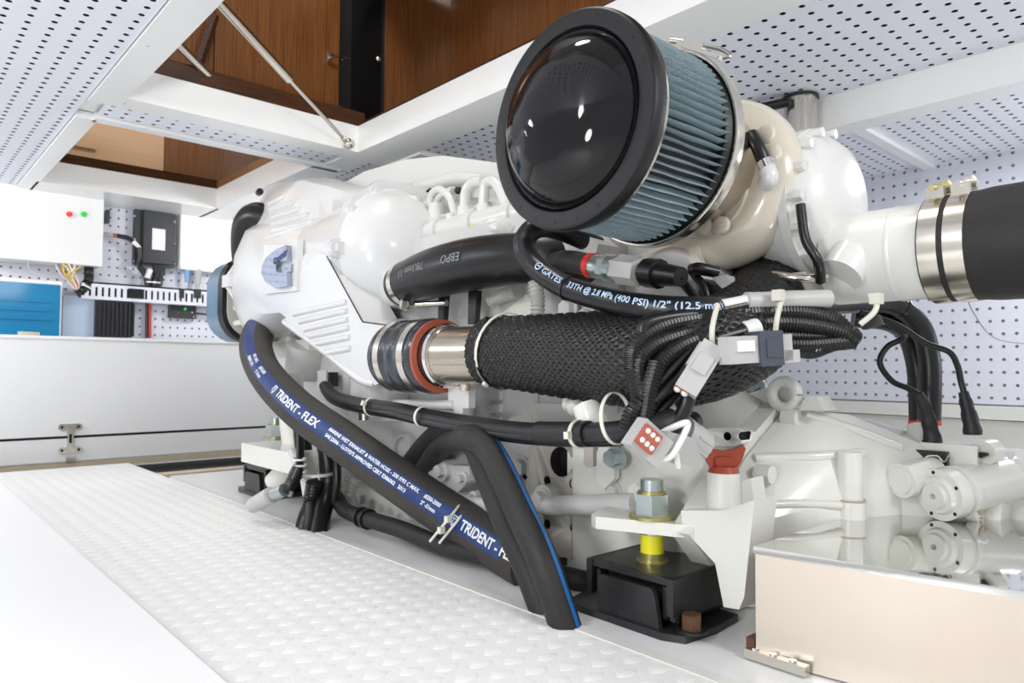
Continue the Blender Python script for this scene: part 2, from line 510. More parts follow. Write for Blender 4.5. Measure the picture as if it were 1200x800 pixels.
# --- deck
floor = struct('floor', B().bx((-2.63, -1.3, -0.03), (0.9, 0.655, 0)), M['deck'])
struct('smooth_panel', B().bx((-2.45, -1.3, 0), (0.9, 0.275, 0.006), 0.002), M['plate'], floor)
b = B()
for i in range(72):
    for j in range(11):
        x = -2.58 + i * 0.034 + (0.017 if j % 2 else 0); y = 0.302 + j * 0.0335
        if y > 0.64 or x > -0.3: continue
        # crescent: steep curved edge towards the camera side, running out flat behind
        arc = [(0.0150 * sin(a), -0.0105 * cos(a)) for a in (-1.25, -0.8, -0.4, 0, 0.4, 0.8, 1.25)]
        arc = [(p[1] * -1.0, p[0]) for p in arc]
        lo = [b.bm.verts.new((x + p[0] * 1.12 + 0.001, y + p[1] * 1.08, 0.0001)) for p in arc]
        hi = [b.bm.verts.new((x + p[0], y + p[1], 0.0009)) for p in arc]
        tail = b.bm.verts.new((x - 0.012, y, 0.0001))
        for k in range(6):
            b._face([lo[k], lo[k + 1], hi[k + 1], hi[k]]); b._face([hi[k], hi[k + 1], tail])
        b._face([lo[0], hi[0], tail]); b._face([hi[6], lo[6], tail])
obj('tread_relief', b, M['deck'], floor, kind='stuff', ang=60)
struct('seam', B().bx((-2.2, 0.655, -0.03), (0.2, 0.672, 0.001)), M['pipew'], floor)
struct('engine_bed', B().bx((-2.25, 0.672, -0.05), (0.9, 2.4, -0.002)), M['gel'], floor)
struct('bilge', B().bx((-2.95, -1.3, -0.09), (-2.2, 2.4, -0.05)), M['bilge'], floor)
struct('joist', B().bx((-2.36, 0.655, -0.05), (-2.30, 1.3, -0.004)), M['teak'], floor)

# --- ceiling
ceil = struct('ceiling', B().bx((-3.15, -1.3, ZC + 0.02), (0.9, 0.36, ZC + 0.05)), M['gel'])
def panel(x0, x1, y0, y1, r=0.0056):
    return perforated('perforated_panel', (x0, y0, ZC), ex, ey, ez, x1 - x0, y1 - y0, 0.0345, 0.0362, r, 0.008, [M['panel'], M['hole']], ceil)
panel(-3.12, 0.4, -0.70, 0.364)
panel(-2.005, -1.895, 0.405, 1.03)
panel(-1.69, 0.7, 1.165, 1.625)
panel(-1.9, 0.7, 1.69, 2.40)
panel(-3.1, -1.90, 1.115, 1.625)
def cb(name, a, c, m='gel', bev=0.004): return struct(name, B().bx(a, c, bev), M[m], ceil)
cb('deck_slab', (-3.15, 1.17, ZC + 0.012), (0.9, 2.45, ZC + 0.06), bev=0)
cb('deck_slab', (-2.03, 0.36, ZC + 0.012), (-1.84, 1.17, ZC + 0.06), bev=0)
# wide flanges round the big hatch
cb('hatch_flange', (-1.815, 0.366, ZC - 0.006), (0.3, 0.432, ZC + 0.01))
cb('hatch_flange', (-1.895, 0.366, ZC - 0.006), (-1.815, 1.165, ZC + 0.01))
cb('hatch_flange', (-1.815, 1.035, ZC - 0.006), (0.3, 1.165, ZC + 0.01))
cb('coaming', (-1.835, 0.43, ZC - 0.002), (-1.820, 1.05, 1.022), bev=0.002)
cb('coaming', (-1.835, 0.415, ZC - 0.002), (0.3, 0.430, 1.022), bev=0.002)
cb('coaming', (-1.835, 1.037, ZC - 0.002), (0.3, 1.052, 1.022), bev=0.002)
cb('edging', (-1.90, 0.36, 1.022), (-1.822, 1.06, 1.066), 'walnutx', 0.002)
cb('edging', (-1.90, 1.04, 1.022), (0.3, 1.08, 1.030), 'walnutx', 0.001)
cb('edging', (-1.90, 0.36, 1.022), (0.3, 0.428, 1.04), 'walnutx', 0.001)
# cross beams
cb('beam', (-1.885, 1.165, ZC - 0.012), (-1.69, 1.63, ZC + 0.01), bev=0.006)
cb('beam', (-3.1, 1.622, ZC - 0.075), (0.7, 1.69, ZC + 0.01), bev=0.016)
cb('batten', (-0.765, 1.69, ZC - 0.012), (-0.735, 2.40, ZC + 0.002), bev=0.005)
cb('beam', (-2.02, 1.03, ZC - 0.004), (-1.885, 1.118, ZC + 0.01), bev=0.002)
# the second hatch
H2 = [(-2.035, 0.412), (-2.84, 1.0)]
cb('hatch_flange', (-3.10, 0.366, ZC - 0.008), (-2.03, 0.412, ZC + 0.01))
cb('hatch_flange', (-2.045, 0.405, ZC - 0.008), (-2.008, 1.09, ZC + 0.01))
cb('hatch_flange', (-3.10, 1.0, ZC - 0.008), (-2.03, 1.115, ZC + 0.01))
cb('hatch_flange', (-3.10, 0.405, ZC - 0.008), (-2.84, 1.01, ZC + 0.01))
cb('coaming', (-2.855, 0.40, ZC - 0.007), (-2.837, 1.01, 1.02), bev=0.002)
cb('coaming', (-2.855, 0.398, ZC - 0.007), (-2.04, 0.414, 1.02), bev=0.002)
cb('coaming', (-2.855, 0.997, ZC - 0.007), (-2.04, 1.013, 1.02), bev=0.002)
cb('coaming', (-2.055, 0.40, ZC), (-2.042, 1.01, 1.02), bev=0.002)
cb('edging', (-2.90, 0.39, 1.02), (-2.842, 1.02, 1.055), 'walnutx', 0.002)
cb('edging', (-2.90, 0.998, 1.02), (-2.03, 1.03, 1.05), 'walnutlt', 0.002)
cb('edging', (-2.90, 0.38, 1.02), (-2.03, 0.409, 1.05), 'walnutlt', 0.002)
for px, py in ((173, 54), (61, 183), (97, 147), (68, 159), (194, 157), (305, 183), (146, 121)):
    q = P(px, py, Z=ZC - 0.006); struct('screw', B().cyl(q, q - ez * 0.0012, 0.0025, seg=10), M['steel'], ceil)

q = P(366, 199, Z=ZC - 0.0065)
st_ = struct('sticker', B().box(q, (0.018, 0.05, 0.0008)), M['label'], ceil)
struct('sticker_print', B().box(q - ez * 0.0006, (0.008, 0.035, 0.0006)), M['orange'], ceil)
# --- walls
wl = struct('wall_left', B().bx((-3.17, -0.7, -0.1), (-3.112, 2.45, 1.0)), M['gel'])
perforated('perforated_panel', (-3.10, -0.1, 0.40), ey, ez, -ex, 1.60, 0.55, 0.0285, 0.033, 0.0042, 0.006, [M['pegwall'], M['holebrown']], wl)
wb = struct('wall_back', B().bx((-3.17, 2.42, -0.1), (0.9, 2.5, 1.0)), M['gel'])
perforated('perforated_panel', (-2.2, 2.40, 0.225), ex, ez, ey, 2.95, 0.735, 0.0318, 0.0367, 0.0048, 0.005, [M['pegwall'], M['holegrey']], wb)
struct('ledge', B().bx((-2.2, 2.30, 0.187), (0.9, 2.41, 0.222), 0.006), M['gear'], wb)
struct('apron', B().bx((-2.2, 2.33, -0.05), (0.9, 2.41, 0.183), 0.004), M['gear'], wb)

# --- cabin seen up through the hatches: panelled joinery
wc = struct('wall_cabin', B().bx((-3.3, -0.4, 2.55), (0.7, 2.0, 2.6)), M['gel'])
struct('panel', B().bx((-2.04, -0.1, 1.03), (-2.0, P(250, 60, X=-2.0).y, 2.5)), M['walnut'], wc)
yd = P(396, 60, X=-2.0).y; yg = P(447, 60, X=-2.0).y; yr = P(490, 60, X=-2.0).y
struct('door_panel', B().bx((-2.03, P(250, 60, X=-2.0).y + 0.002, 1.035), (-1.995, yd - 0.045, 2.5), 0.002), M['walnut'], wc)
struct('door_stile', B().bx((-2.03, yd - 0.044, 1.035), (-1.992, yd, 2.5), 0.002), M['walnut'], wc)
struct('recess', B().bx((-2.5, yd, 1.03), (-2.20, yg, 2.5)), M['black'], wc)  # darkness of the gap put into the colour: back and sides black
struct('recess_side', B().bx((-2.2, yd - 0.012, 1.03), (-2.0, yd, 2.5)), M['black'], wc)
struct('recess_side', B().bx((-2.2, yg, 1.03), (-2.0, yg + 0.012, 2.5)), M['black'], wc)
struct('column', B().bx((-2.05, yg + 0.012, 1.03), (-1.992, yr, 2.5), 0.003), M['walnut'], wc)
struct('side_panel', B().bx((-2.0, yr, 1.02), (0.5, yr + 0.04, 2.5)), M['walnut'], wc)
struct('shade_board', B().bx((-1.95, yr - 0.25, 1.60), (0.5, yr, 1.63), 0.003), M['walnut'], wc)  # board added to throw shade on the upper side panel
struct('shadow_gap_bar', B().cyl(P(232, 78, X=-1.97), P(252, 18, X=-1.97), 0.012, seg=4), M['walnutx'], wc)  # dark bar stands in for a shadow gap in the joinery
struct('cabin_floor', B().bx((-3.3, 1.06, 1.0), (0.5, 2.0, 1.02)), M['walnutx'], wc)
for q, s in ((P(386, 67, X=-1.99), 1.0), (P(400, 70, X=-2.05), 0.55)):
    lb = B().box(q, (0.012, 0.012 * s, 0.03 * s), bev=0.003).cyl(q + ex * 0.004, q + ex * 0.02, 0.006 * s).box(q + ex * 0.02 + ey * 0.006 * s, (0.007, 0.03 * s, 0.008 * s), bev=0.002)
    struct('latch', lb, M['chrome'], wc)
lb = B().ball(P(444, 70, X=-2.0) - ey * 0.004, 0.011); struct('knob_and_glint', lb, M['chrome'], wc)  # chrome ball stands in for faint reflected highlights on the joinery
# bare plywood and a brown panel above the far hatch
yp = P(192, 180, X=-2.95).y
struct('plywood_panel', B().bx((-2.98, 0.1, 1.03), (-2.95, yp, 1.75)), M['ply'], wc)
struct('plywood_batten', B().bx((-2.949, 0.1, 1.115), (-2.94, P(113, 168, X=-2.95).y, 1.14), 0.003), M['ply'], wc)
struct('brown_panel', B().bx((-2.975, yp + 0.002, 1.03), (-2.945, 1.25, 1.75)), M['walnutlt'], wc)
struct('plywood_ceiling', B().bx((-3.1, 0.1, 1.72), (-2.06, 1.3, 1.75)), M['ply'], wc)

# --- locker along the left wall
lk = thing('locker', 'long low white locker under the wall of electric boxes', 'locker', (-2.85, 0.3, 0))
obj('carcass', B().bx((-3.08, -0.6, 0.0), (-2.80, 1.9, 0.412), 0.003), M['cab'], lk)
obj('front_panel', B().bx((-2.80, -0.6, 0.088), (-2.775, 1.9, 0.412), 0.004), M['cab'], lk)
obj('lower_panel', B().bx((-2.80, -0.6, 0.004), (-2.775, 1.9, 0.079), 0.003), M['cab'], lk)
obj('worktop', B().bx((-3.08, -0.6, 0.412), (-2.77, 1.9, 0.421), 0.002), M['boxw'], lk)
obj('groove', B().bx((-2.80, -0.6, 0.079), (-2.79, 1.9, 0.088)), M['black'], lk)
obj('plinth', B().bx((-2.79, -0.6, -0.022), (-2.765, 1.9, -0.002), 0.003), M['teak'], lk)
q = P(82, 500, X=-2.774); q2 = P(82, 527, X=-2.774)
la = obj('toggle_latch', B().box(q + ex * 0.003, (0.004, 0.062, 0.020), bev=0.003), M['steel'], lk)
obj('lower_plate', B().box(q2 + ex * 0.003, (0.004, 0.060, 0.020), bev=0.003), M['steel'], la)
obj('lever', B().box((q + q2) / 2 + ex * 0.006, (0.008, 0.018, 0.075), bev=0.002), M['steel'], la)
obj('catch', B().box(q2 + ex * 0.008 - ez * 0.03, (0.010, 0.026, 0.020), bev=0.003), M['steel'], la)
obj('lever_gap', B().box((q + q2) / 2 + ex * 0.0105, (0.001, 0.008, 0.030)), M['hole'], la)
for c in (q, q2):
    for s in (-1, 1):
        sc = obj('screw', B().cyl(c + ey * s * 0.024 + ex * 0.003, c + ey * s * 0.024 + ex * 0.0065, 0.0105, seg=18, bev=0.001), M['steel'], la)
        obj('screw_shade_dot', B().cyl(c + ey * s * 0.024 + ex * 0.0065, c + ey * s * 0.024 + ex * 0.0070, 0.0045, seg=12), M['hole'], la)  # dark dot stands in for the shade in the screw recess

# --- things on the left wall
def wallbox(name, label, cat, x0, y0, x1, y1, depth, m, bev=0.006, X=-3.098):
    a = P(x0, y1, X=X + depth); c = P(x1, y0, X=X + depth)
    t = thing(name, label, cat, (X, (a.y + c.y) / 2, a.z))
    obj('case', B().bx((X, a.y, a.z), (X + depth, c.y, c.z), bev), M[m], t)
    return t, a, c
t, a, c = wallbox('control_box', 'white control box with red and green indicator lamps on perforated wall', 'control box', -40, 229, 122, 298, 0.11, 'boxw', 0.010)
for px, m, n in ((81, 'lampred', 'red_lamp'), (98, 'lampgreen', 'green_lamp')):
    q = P(px, 251, X=-2.987)
    o = obj(n, B().lathe([(0, 0.010), (0.006, 0.0098), (0.010, 0.007), (0.012, 0.0)], q, ex, 18), M[m], t)
    obj('bezel', B().lathe([(0, 0.0105), (0, 0.015), (0.004, 0.014), (0.004, 0.0105)], q, ex, 20, closed=True), M['boxw'], o)
for k, (px, py) in enumerate(((32, 231), (46, 231), (28, 243), (40, 244), (52, 247))):
    q = P(px, py, X=-2.9875); obj('marking', B().box(q, (0.0008, 0.012, 0.004)), M['inkgrey'] if 0 else M['label'], t)
obj('gland_plate', B().bx(P(57, 305, X=-3.03), P(90, 292, X=-2.995)), M['grey'], t)
obj('gland_plate', B().bx(P(19, 301, X=-3.03), P(44, 288, X=-2.995)), M['grey'], t)
lw = B().tube(spline([P(40, 294, X=-3.02), P(33, 305, X=-3.03), P(38, 318, X=-3.05), P(64, 324, X=-3.07)]), 0.0022, 8); obj('wire', lw, M['wire_w'], t)
for k, m in enumerate(('wire_w', 'wire_p', 'wire_y', 'wire_w', 'wire_r', 'wire_w')):
    pts = spline([P(64 + k * 4, 302, X=-3.02), P(68 + k * 4, 316 + (k % 3) * 3, X=-3.02), P(82 + k * 2, 332, X=-3.03), P(92, 342, X=-3.04)])
    obj('wire', B().tube(pts, 0.0032, 8), M[m], t)
for k in range(4):
    pts = spline([P(72 + k * 5, 303, X=-3.0), P(76 + k * 6, 312, X=-2.99), P(88 - k * 3, 318 + k, X=-2.995), P(84 + k, 326, X=-3.01)])
    obj('wire', B().tube(pts, 0.0026, 8), M[('wire_y', 'wire_w', 'wire_w', 'wire_y')[k]], t)

t = thing('cable_gland', 'black corrugated conduit elbow with blue ring below control box', 'conduit', P(104, 300, X=-3.04))
g0, g1 = P(104, 298, X=-3.04), P(104, 322, X=-3.04)
obj('nut', B().cyl(g0, P(104, 308, X=-3.04), 0.022, seg=12, bev=0.002), M['loom'], t)
obj('blue_ring', B().cyl(P(104, 308.2, X=-3.04), P(104, 312, X=-3.04), 0.021), M['wire_b'], t)
pts = resample(spline([P(104, 312, X=-3.04), P(104, 326, X=-3.04), P(100, 338, X=-3.04), P(90, 345, X=-3.045)]), 0.004)
obj('elbow', B().tube(pts, lambda f: 0.0165 + 0.0015 * sin(f * 110), 12), M['loom'], t)
obj('band', B().band(P(101, 336, X=-3.04), P(97, 341, X=-3.04) - P(102, 333, X=-3.04), 0.018, 0.006), M['tiew'], t)

t, a, c = wallbox('engine_control_unit', 'dark grey control unit with white label on perforated wall', 'control unit', 157, 248, 206, 309, 0.03, 'ecu', 0.003)
obj('front_cover', B().bx((-3.068, a.y + 0.028, a.z + 0.008), (-3.055, c.y - 0.012, c.z - 0.004), 0.003), M['ecu'], t)
obj('label', B().bx(P(178, 292, X=-3.054), P(194, 269, X=-3.0535)), M['label'], t)
for px, py in ((157.5, 253), (157.5, 280), (157.5, 306), (204.5, 260), (204.5, 285), (204.5, 309)):
    q = P(px, py, X=-3.066); obj('screw', B().cyl(q - ex * 0.003, q + ex * 0.002, 0.0042, seg=12), M['chrome'], t)
t2 = thing('control_unit_plug', 'black connector plug and cables below dark grey control unit', 'cables', P(180, 320, X=-3.05))
obj('plug', B().bx(P(178, 322, X=-3.08), P(194, 311, X=-3.05), 0.003), M['loom'], t2)
for k, (a0, a1, a2) in enumerate((((163, 312), (170, 322), (173, 349)), ((184, 320), (180, 330), (180, 349)), ((188, 318), (187, 332), (186, 349)))):
    obj('cable', B().tube(spline([P(*a0, X=-3.06), P(*a1, X=-3.055), P(a2[0], 334, X=-3.05), P(*a2, X=-3.05)]), 0.011, 10), M['tape'], t2)
tie(t2, P(179, 331, X=-3.052), ez, 0.030, 0.006, 'tiew', sx=0.6)
obj('white_tape', B().tube([P(176, 316, X=-3.05), P(172, 326, X=-3.045)], 0.011, 10), M['label'], t2)
t = thing('sensor_cable', 'black cable with copper lug beside white control box', 'cable', P(131, 275, X=-3.06))
obj('lug', B().tube([P(122, 274, X=-3.07), P(134, 276, X=-3.06)], 0.008, 10), M['grey'], t)
obj('copper_sleeve', B().tube([P(132, 275.5, X=-3.06), P(138, 276.5, X=-3.06)], 0.0085, 10), M['orange'], t)
obj('cable', B().tube(spline([P(137, 276, X=-3.06), P(150, 279, X=-3.05), P(157, 284, X=-3.05)]), 0.009, 10), M['rubber'], t)
obj('white_tip', B().tube([P(156, 283, X=-3.05), P(165, 291, X=-3.045)], lambda f: 0.010 - 0.005 * f, 10), M['label'], t)
obj('cable_drop', B().tube(spline([P(163, 290, X=-3.048), P(164, 302, X=-3.048), P(161, 312, X=-3.05)]), 0.010, 10), M['rubber'], t)
t = single('bracket_clip', B().bx(P(122, 262, X=-3.09), P(129, 246, X=-3.06), 0.002), M['bgrey'], 'small dark clip on wall right of white control box', 'clip')

t, a, c = wallbox('junction_box', 'plain white junction box at top right of perforated wall', 'junction box', 211, 257, 300, 315, 0.05, 'boxw', 0.004)
obj('blue_plug', B().tube([P(219, 316, X=-3.06), P(219, 330, X=-3.06)], lambda f: 0.012 - 0.004 * f, 10), M['wire_b'], t)
obj('white_plug', B().tube([P(232, 316, X=-3.06), P(232, 326, X=-3.06), P(231, 338, X=-3.06)], lambda f: 0.018 - 0.009 * f, 10), M['grey'], t)
obj('wire', B().tube(spline([P(219, 330, X=-3.06), P(217, 340, X=-3.06), P(213, 348, X=-3.06)]), 0.002, 8), M['wire_w'], t)
obj('knob_and_glint', B().cyl(P(215, 312, X=-3.048), P(215, 312, X=-3.03), 0.010), M['boxw'], t)

# slotted cable trunking
a, c = P(96, 350, X=-3.02), P(300, 347, X=-3.02)
t = thing('cable_trunking', 'pale slotted cable trunking running across perforated wall', 'trunking', (-3.098, a.y, a.z))
za, zb = P(120, 351, X=-3.03).z, P(120, 331, X=-3.03).z
obj('back', B().bx((-3.098, a.y, za), (-3.09, 1.6, zb)), M['paleblue'], t)
obj('top_lid', B().bx((-3.098, a.y, zb - 0.006), (-3.028, 1.6, zb), 0.002), M['panel'], t)
obj('base', B().bx((-3.098, a.y, za), (-3.028, 1.6, za + 0.012), 0.002), M['panel'], t)
obj('inside', B().bx((-3.09, a.y, za + 0.01), (-3.06, 1.6, zb - 0.008)), M['black'], t)
me = None
y = a.y + 0.01; k = 0
while y < 1.3:
    if me is None: o = obj('finger', B().bx((-3.033, 0, za + 0.01), (-3.029, 0.0135, zb - 0.004)), M['panel'], t); me = o.data; o.location = (0, 0, 0); base = o
    else:
        o = base.copy(); COL.objects.link(o); o.parent = t
    o.location = (0, y, 0); y += 0.0215
obj('front_rail', B().bx((-3.034, a.y, zb - 0.018), (-3.028, 1.6, zb)), M['panel'], t)
for px, w_ in ((150, 19), (210, 6), (227, 9)):
    obj('cable_pass', B().bx(P(px, 349, X=-3.0275), P(px + w_, 339, X=-3.024), 0.002), M['loom'], t)

t, a, c = wallbox('heat_sink', 'black finned heat sink below slotted trunking', 'heat sink', 111, 353, 156, 394, 0.05, 'ecu', 0.004)
for k in range(9):
    q0 = P(115 + k * 5, 394, X=-3.045); q1 = P(117.5 + k * 5, 355, X=-3.045)
    obj('fin', B().bx((-3.05, q0.y, q0.z), (-3.036, q1.y, q1.z), 0.001), M['ecu'], t)
t, a, c = wallbox('pale_cover', 'pale blue plastic cover between blue panel and black heat sink', 'cover', 73, 348, 113, 395, 0.03, 'paleblue', 0.010)
t, a, c = wallbox('blue_film_panel', 'bright blue filmed instrument panel standing on locker at far left', 'panel', -60, 330, 73, 392, 0.14, 'boxw', 0.005)
obj('film', B().bx(P(-60, 391, X=-2.9575), P(71, 334, X=-2.953), 0.003), M['teal'], t)
for k in range(3):
    q0, q1 = P(-30, 350 + k * 11, X=-2.9527), P(60, 353 + k * 11, X=-2.948); obj('rib', B().bx(q0, q1, 0.002), M['teal'], t)
obj('handle', B().bx(P(20, 393, X=-2.9525), P(47, 389, X=-2.945), 0.003), M['steel'], t)
t, a, c = wallbox('battery_monitor', 'small black module with green light low on perforated wall', 'module', 199, 358, 230, 372, 0.03, 'ecu', 0.003)
q = P(217, 362, X=-3.067); obj('green_light', B().cyl(q, q + ex * 0.003, 0.006, seg=12), M['lampgreen'], t)
for px, py in ((202, 371), (227, 371), (209, 366), (225, 366)):
    q = P(px, py, X=-3.067); obj('screw', B().cyl(q, q + ex * 0.002, 0.003, seg=10), M['chrome'], t)
obj('cable', B().tube([P(229, 367, X=-3.07), P(262, 370, X=-3.07)], 0.004, 8), M['rubber'], t)
t = thing('supply_cables', 'red and black supply cables running down below trunking', 'cables', P(174, 395, X=-3.08))
obj('cable', B().tube([P(172, 352, X=-3.085), P(172, 396, X=-3.085)], 0.006, 8), M['rubber'], t)
obj('red_cable', B().tube([P(175.5, 352, X=-3.083), P(175.5, 396, X=-3.083)], 0.006, 8), M['wire_r'], t)

# --- gas struts of the lid
def strut(p0, p1, f, label, end):
    t = thing('gas_strut', label, 'gas strut', p0)
    d = (p1 - p0).normalized(); m_ = p0 + (p1 - p0) * f
    obj('rod', B().cyl(p0 + d * 0.02, m_, 0.0052, seg=14), M['steel'], t)
    obj('cylinder', B().cyl(m_ - d * 0.004, p1, 0.0105, seg=18, bev=0.002), M['pipew'] if 0 else M['steel'], t)
    if end:
        obj('ball_socket', B().ball(p0, 0.015).cyl(p0, p0 + d * 0.03, 0.008, seg=12), M['steel'], t)
        obj('end_plate', B().cyl(p0 - ex * 0.012, p0 + ex * 0.006 + ey * 0.01, 0.011, seg=14, bev=0.002), M['brass'], t)
strut(P(408, 168, X=-1.80), P(250, -4, X=-1.50), 0.52, 'long silver gas strut across big hatch opening', True)
strut(P(262, 106, X=-1.86), P(150, -8, X=-1.70), 0.02, 'short visible silver gas strut at left corner of big hatch', False)

# ================================================================== the engine
def drill(o, holes, m='hole'):
    """real blind holes cut into an object: (point, axis, radius, depth)"""
    off = root_of(o).location
    b = B()
    for p, ax, r, dep in holes:
        ax = Vector(ax).normalized(); p = Vector(p) - off
        b.cyl(p - ax * 0.004, p + ax * dep, r, seg=20)
    me = b.mesh('cutter', M[m]); c = bpy.data.objects.new('cutter', me); COL.objects.link(c)
    c.location = off
    md = o.modifiers.new('holes', 'BOOLEAN'); md.object = c; md.operation = 'DIFFERENCE'; md.solver = 'EXACT'; md.material_mode = 'TRANSFER'
    dg = bpy.context.evaluated_depsgraph_get(); dg.update()
    nm = bpy.data.meshes.new_from_object(o.evaluated_get(dg))
    o.modifiers.clear(); o.data = nm
    bpy.data.objects.remove(c)
    return o


en = thing('marine_engine', 'big white painted marine diesel engine filling the middle of the room', 'engine', (-1.2, 1.1, 0))
def part(name, b, m='eng', parent=None, label=None, kind=None, ang=38): return obj(name, b, M[m], parent or en, label, kind, ang)

from mathutils.bvhtree import BVHTree
def hit(o, px, py, lift=0.0):
    """where the sight line through a photo point meets an object's surface"""
    me = o.data; off = root_of(o).location
    t = BVHTree.FromPolygons([v.co + off for v in me.vertices], [p.vertices[:] for p in me.polygons])
    r = (FW + RT * ((px - 600) / F) + UP * ((400 - py) / F)).normalized()
    h = t.ray_cast(CPOS, r)
    if h[0] is None: return None, None
    n = h[1] if h[1].dot(r) < 0 else -h[1]
    return h[0] + n * lift, n


# cooler casting along the near flank
st = [(-2.04, [(1.12, .865), (.95, .882), (.885, .855), (.845, .80), (.825, .735), (.80, .715), (.77, .64), (.762, .565), (.772, .49), (.815, .398), (1.12, .40)]),
      (-1.97, [(1.12, .87), (.95, .885), (.885, .858), (.842, .80), (.818, .728), (.79, .708), (.758, .63), (.75, .56), (.758, .48), (.80, .392), (1.12, .40)]),
      (-1.85, [(1.12, .85), (.95, .862), (.88, .84), (.832, .78), (.808, .708), (.785, .69), (.752, .61), (.748, .54), (.752, .46), (.79, .405), (1.12, .40)]),
      (-1.68, [(1.12, .80), (.95, .81), (.875, .79), (.822, .73), (.80, .668), (.785, .655), (.750, .59), (.746, .52), (.748, .455), (.79, .425), (1.12, .40)]),
      (-1.55, [(1.12, .765), (.95, .765), (.875, .745), (.818, .69), (.798, .64), (.785, .63), (.750, .57), (.746, .48), (.748, .405), (.79, .380), (1.12, .36)]),
      (-1.44, [(1.12, .735), (.95, .735), (.875, .715), (.812, .66), (.796, .62), (.785, .61), (.750, .55), (.746, .45), (.748, .365), (.79, .338), (1.12, .32)])]
b = B(); b.loft([[(x, y, z) for y, z in r] for x, r in st], bev=0.009, seg=2)
cast = part('cooler_housing', b, 'engcool', ang=30)
part('end_flange', B().prism([(-2.075, y, z) for y, z in ((.748, .566), (.80, .648), (.853, .722), (.848, .80), (.885, .868), (.95, .895), (1.12, .89), (1.12, .40), (.90, .385), (.845, .405), (.80, .49))], ex * 0.03, 0.006), 'engcool', cast)
part('lower_body', B().loft([[(x, y, z) for y, z in r] for x, r in (
    (-1.445, [(1.1, .425), (.80, .425), (.757, .415), (.746, .39), (.748, .36), (.79, .335), (1.1, .33)]),
    (-1.31, [(1.1, .425), (.80, .425), (.757, .412), (.746, .38), (.748, .32), (.79, .292), (1.1, .29)]),
    (-1.20, [(1.1, .42), (.81, .42), (.765, .408), (.752, .37), (.754, .31), (.80, .28), (1.1, .28)]))], bev=0.008), 'engcool', cast, ang=30)
part('bottom_lip', B().tube(spline([P(334, 377, Y=.752), P(380, 411, Y=.75), P(420, 443, Y=.75), P(440, 450, Y=.752)]), 0.009, 12), 'engcool', cast)
# raised square pad with the chrome emblem
pd = part('emblem_pad', B().prism([P(316, 288, Y=.754), P(316, 345, Y=.754), P(355, 341, Y=.754), P(355, 288, Y=.754)], -ey * 0.016, 0.003), 'engcool', cast)
part('vertical_rib', B().prism([P(348, 281, Y=.76), P(348, 312, Y=.76), P(356, 312, Y=.76), P(356, 281, Y=.76)], -ey * 0.018, 0.003), 'engcool', cast)
C = [(342, 288), (343, 306), (334, 307), (330, 312), (331, 319), (335, 320), (343, 319), (343.5, 335), (329, 338), (318, 331), (312.5, 320), (314, 311), (319, 302), (330, 293)]
em = part('emblem', B().prism([P(x, y, Y=.739) for x, y in C], -ey * 0.015, 0.0055, 1), 'emblem', cast, label='chrome emblem shaped like a square C')
d0, d1 = P(320, 308, Y=.7235), P(338, 293, Y=.7235)
part('emblem_inner_step', B().prism([P(x, y, Y=.732) for x, y in ((336, 309), (331, 313), (332, 319), (341, 318), (341, 309))], ey * 0.006, 0.001), 'emblem', cast)
flat_text('Cummins', 0.021, M['bluestr'], cast, (d0 + d1) / 2 - ey * 0.0, (d1 - d0), ez * 1.0 - (d1 - d0).normalized() * ez.dot((d1 - d0).normalized()), bold=0.0012, lift=0.001)
low = part('lower_face', B().prism([P(x, y, Y=.7455) for x, y in ((372, 296), (383, 299), (425, 377), (463, 381), (462, 440), (440, 451), (420, 444), (334, 377), (342, 330))], ey * .09, .006), 'engcool', cast)
# ribs (they run along the engine)
for l, r in (((317, 239), (335, 230)), ((318, 246), (346, 237)), ((320, 255), (353, 245)), ((320, 263), (362, 252)), ((321, 271), (369, 260))):
    pp_ = [hit(cast, l[0] + (r[0] - l[0]) * k / 4, l[1] + (r[1] - l[1]) * k / 4)[0] for k in range(5)]
    if None not in pp_: part('rib', B().tube(pp_, 0.0085, 10), 'engcool', cast)
for l, r in (((345, 368), (407, 354)), ((352, 377), (408, 364)), ((358, 386), (409, 374)), ((364, 394), (410, 384)), ((372, 403), (411, 395)), ((383, 414), (412, 408))):
    part('rib', B().tube([P(*l, Y=.747), P(*r, Y=.747)], 0.0072, 10), 'engcool', cast)
for pts in ([(313, 279), (330, 274), (348, 268), (366, 262)],):
    pp_ = [hit(cast, *q)[0] for q in pts]
    if None not in pp_: part('rib', B().tube(spline(pp_, 4), .006, 10), 'engcool', cast)
part('flange_rim', B().tube([(-2.062, .752, .566), (-2.062, .804, .648), (-2.062, .856, .722)], .007, 10), 'engcool', cast)
part('flange_rim', B().tube([(-2.062, .752, .566), (-2.062, .803, .49), (-2.062, .848, .405)], .007, 10), 'engcool', cast)
part('flange_tip', B().box((-2.050, .764, .566), (.05, .03, .034), None, .008), 'engcool', cast)
part('step_rib', B().prism([P(383, 236, Y=.83), P(383, 275, Y=.81), P(398, 262, Y=.81), P(399, 234, Y=.83)], -ey * 0.02, 0.004), 'engcool', cast)
part('collar', B().cyl(P(318, 257, X=-2.05), P(309, 257, X=-2.095), 0.046, seg=24, bev=0.006), 'engcool', cast)
part('drain_plug', B().cyl(P(303, 226, X=-2.06), P(305, 224, X=-2.04), 0.010, seg=8), 'loom', cast)

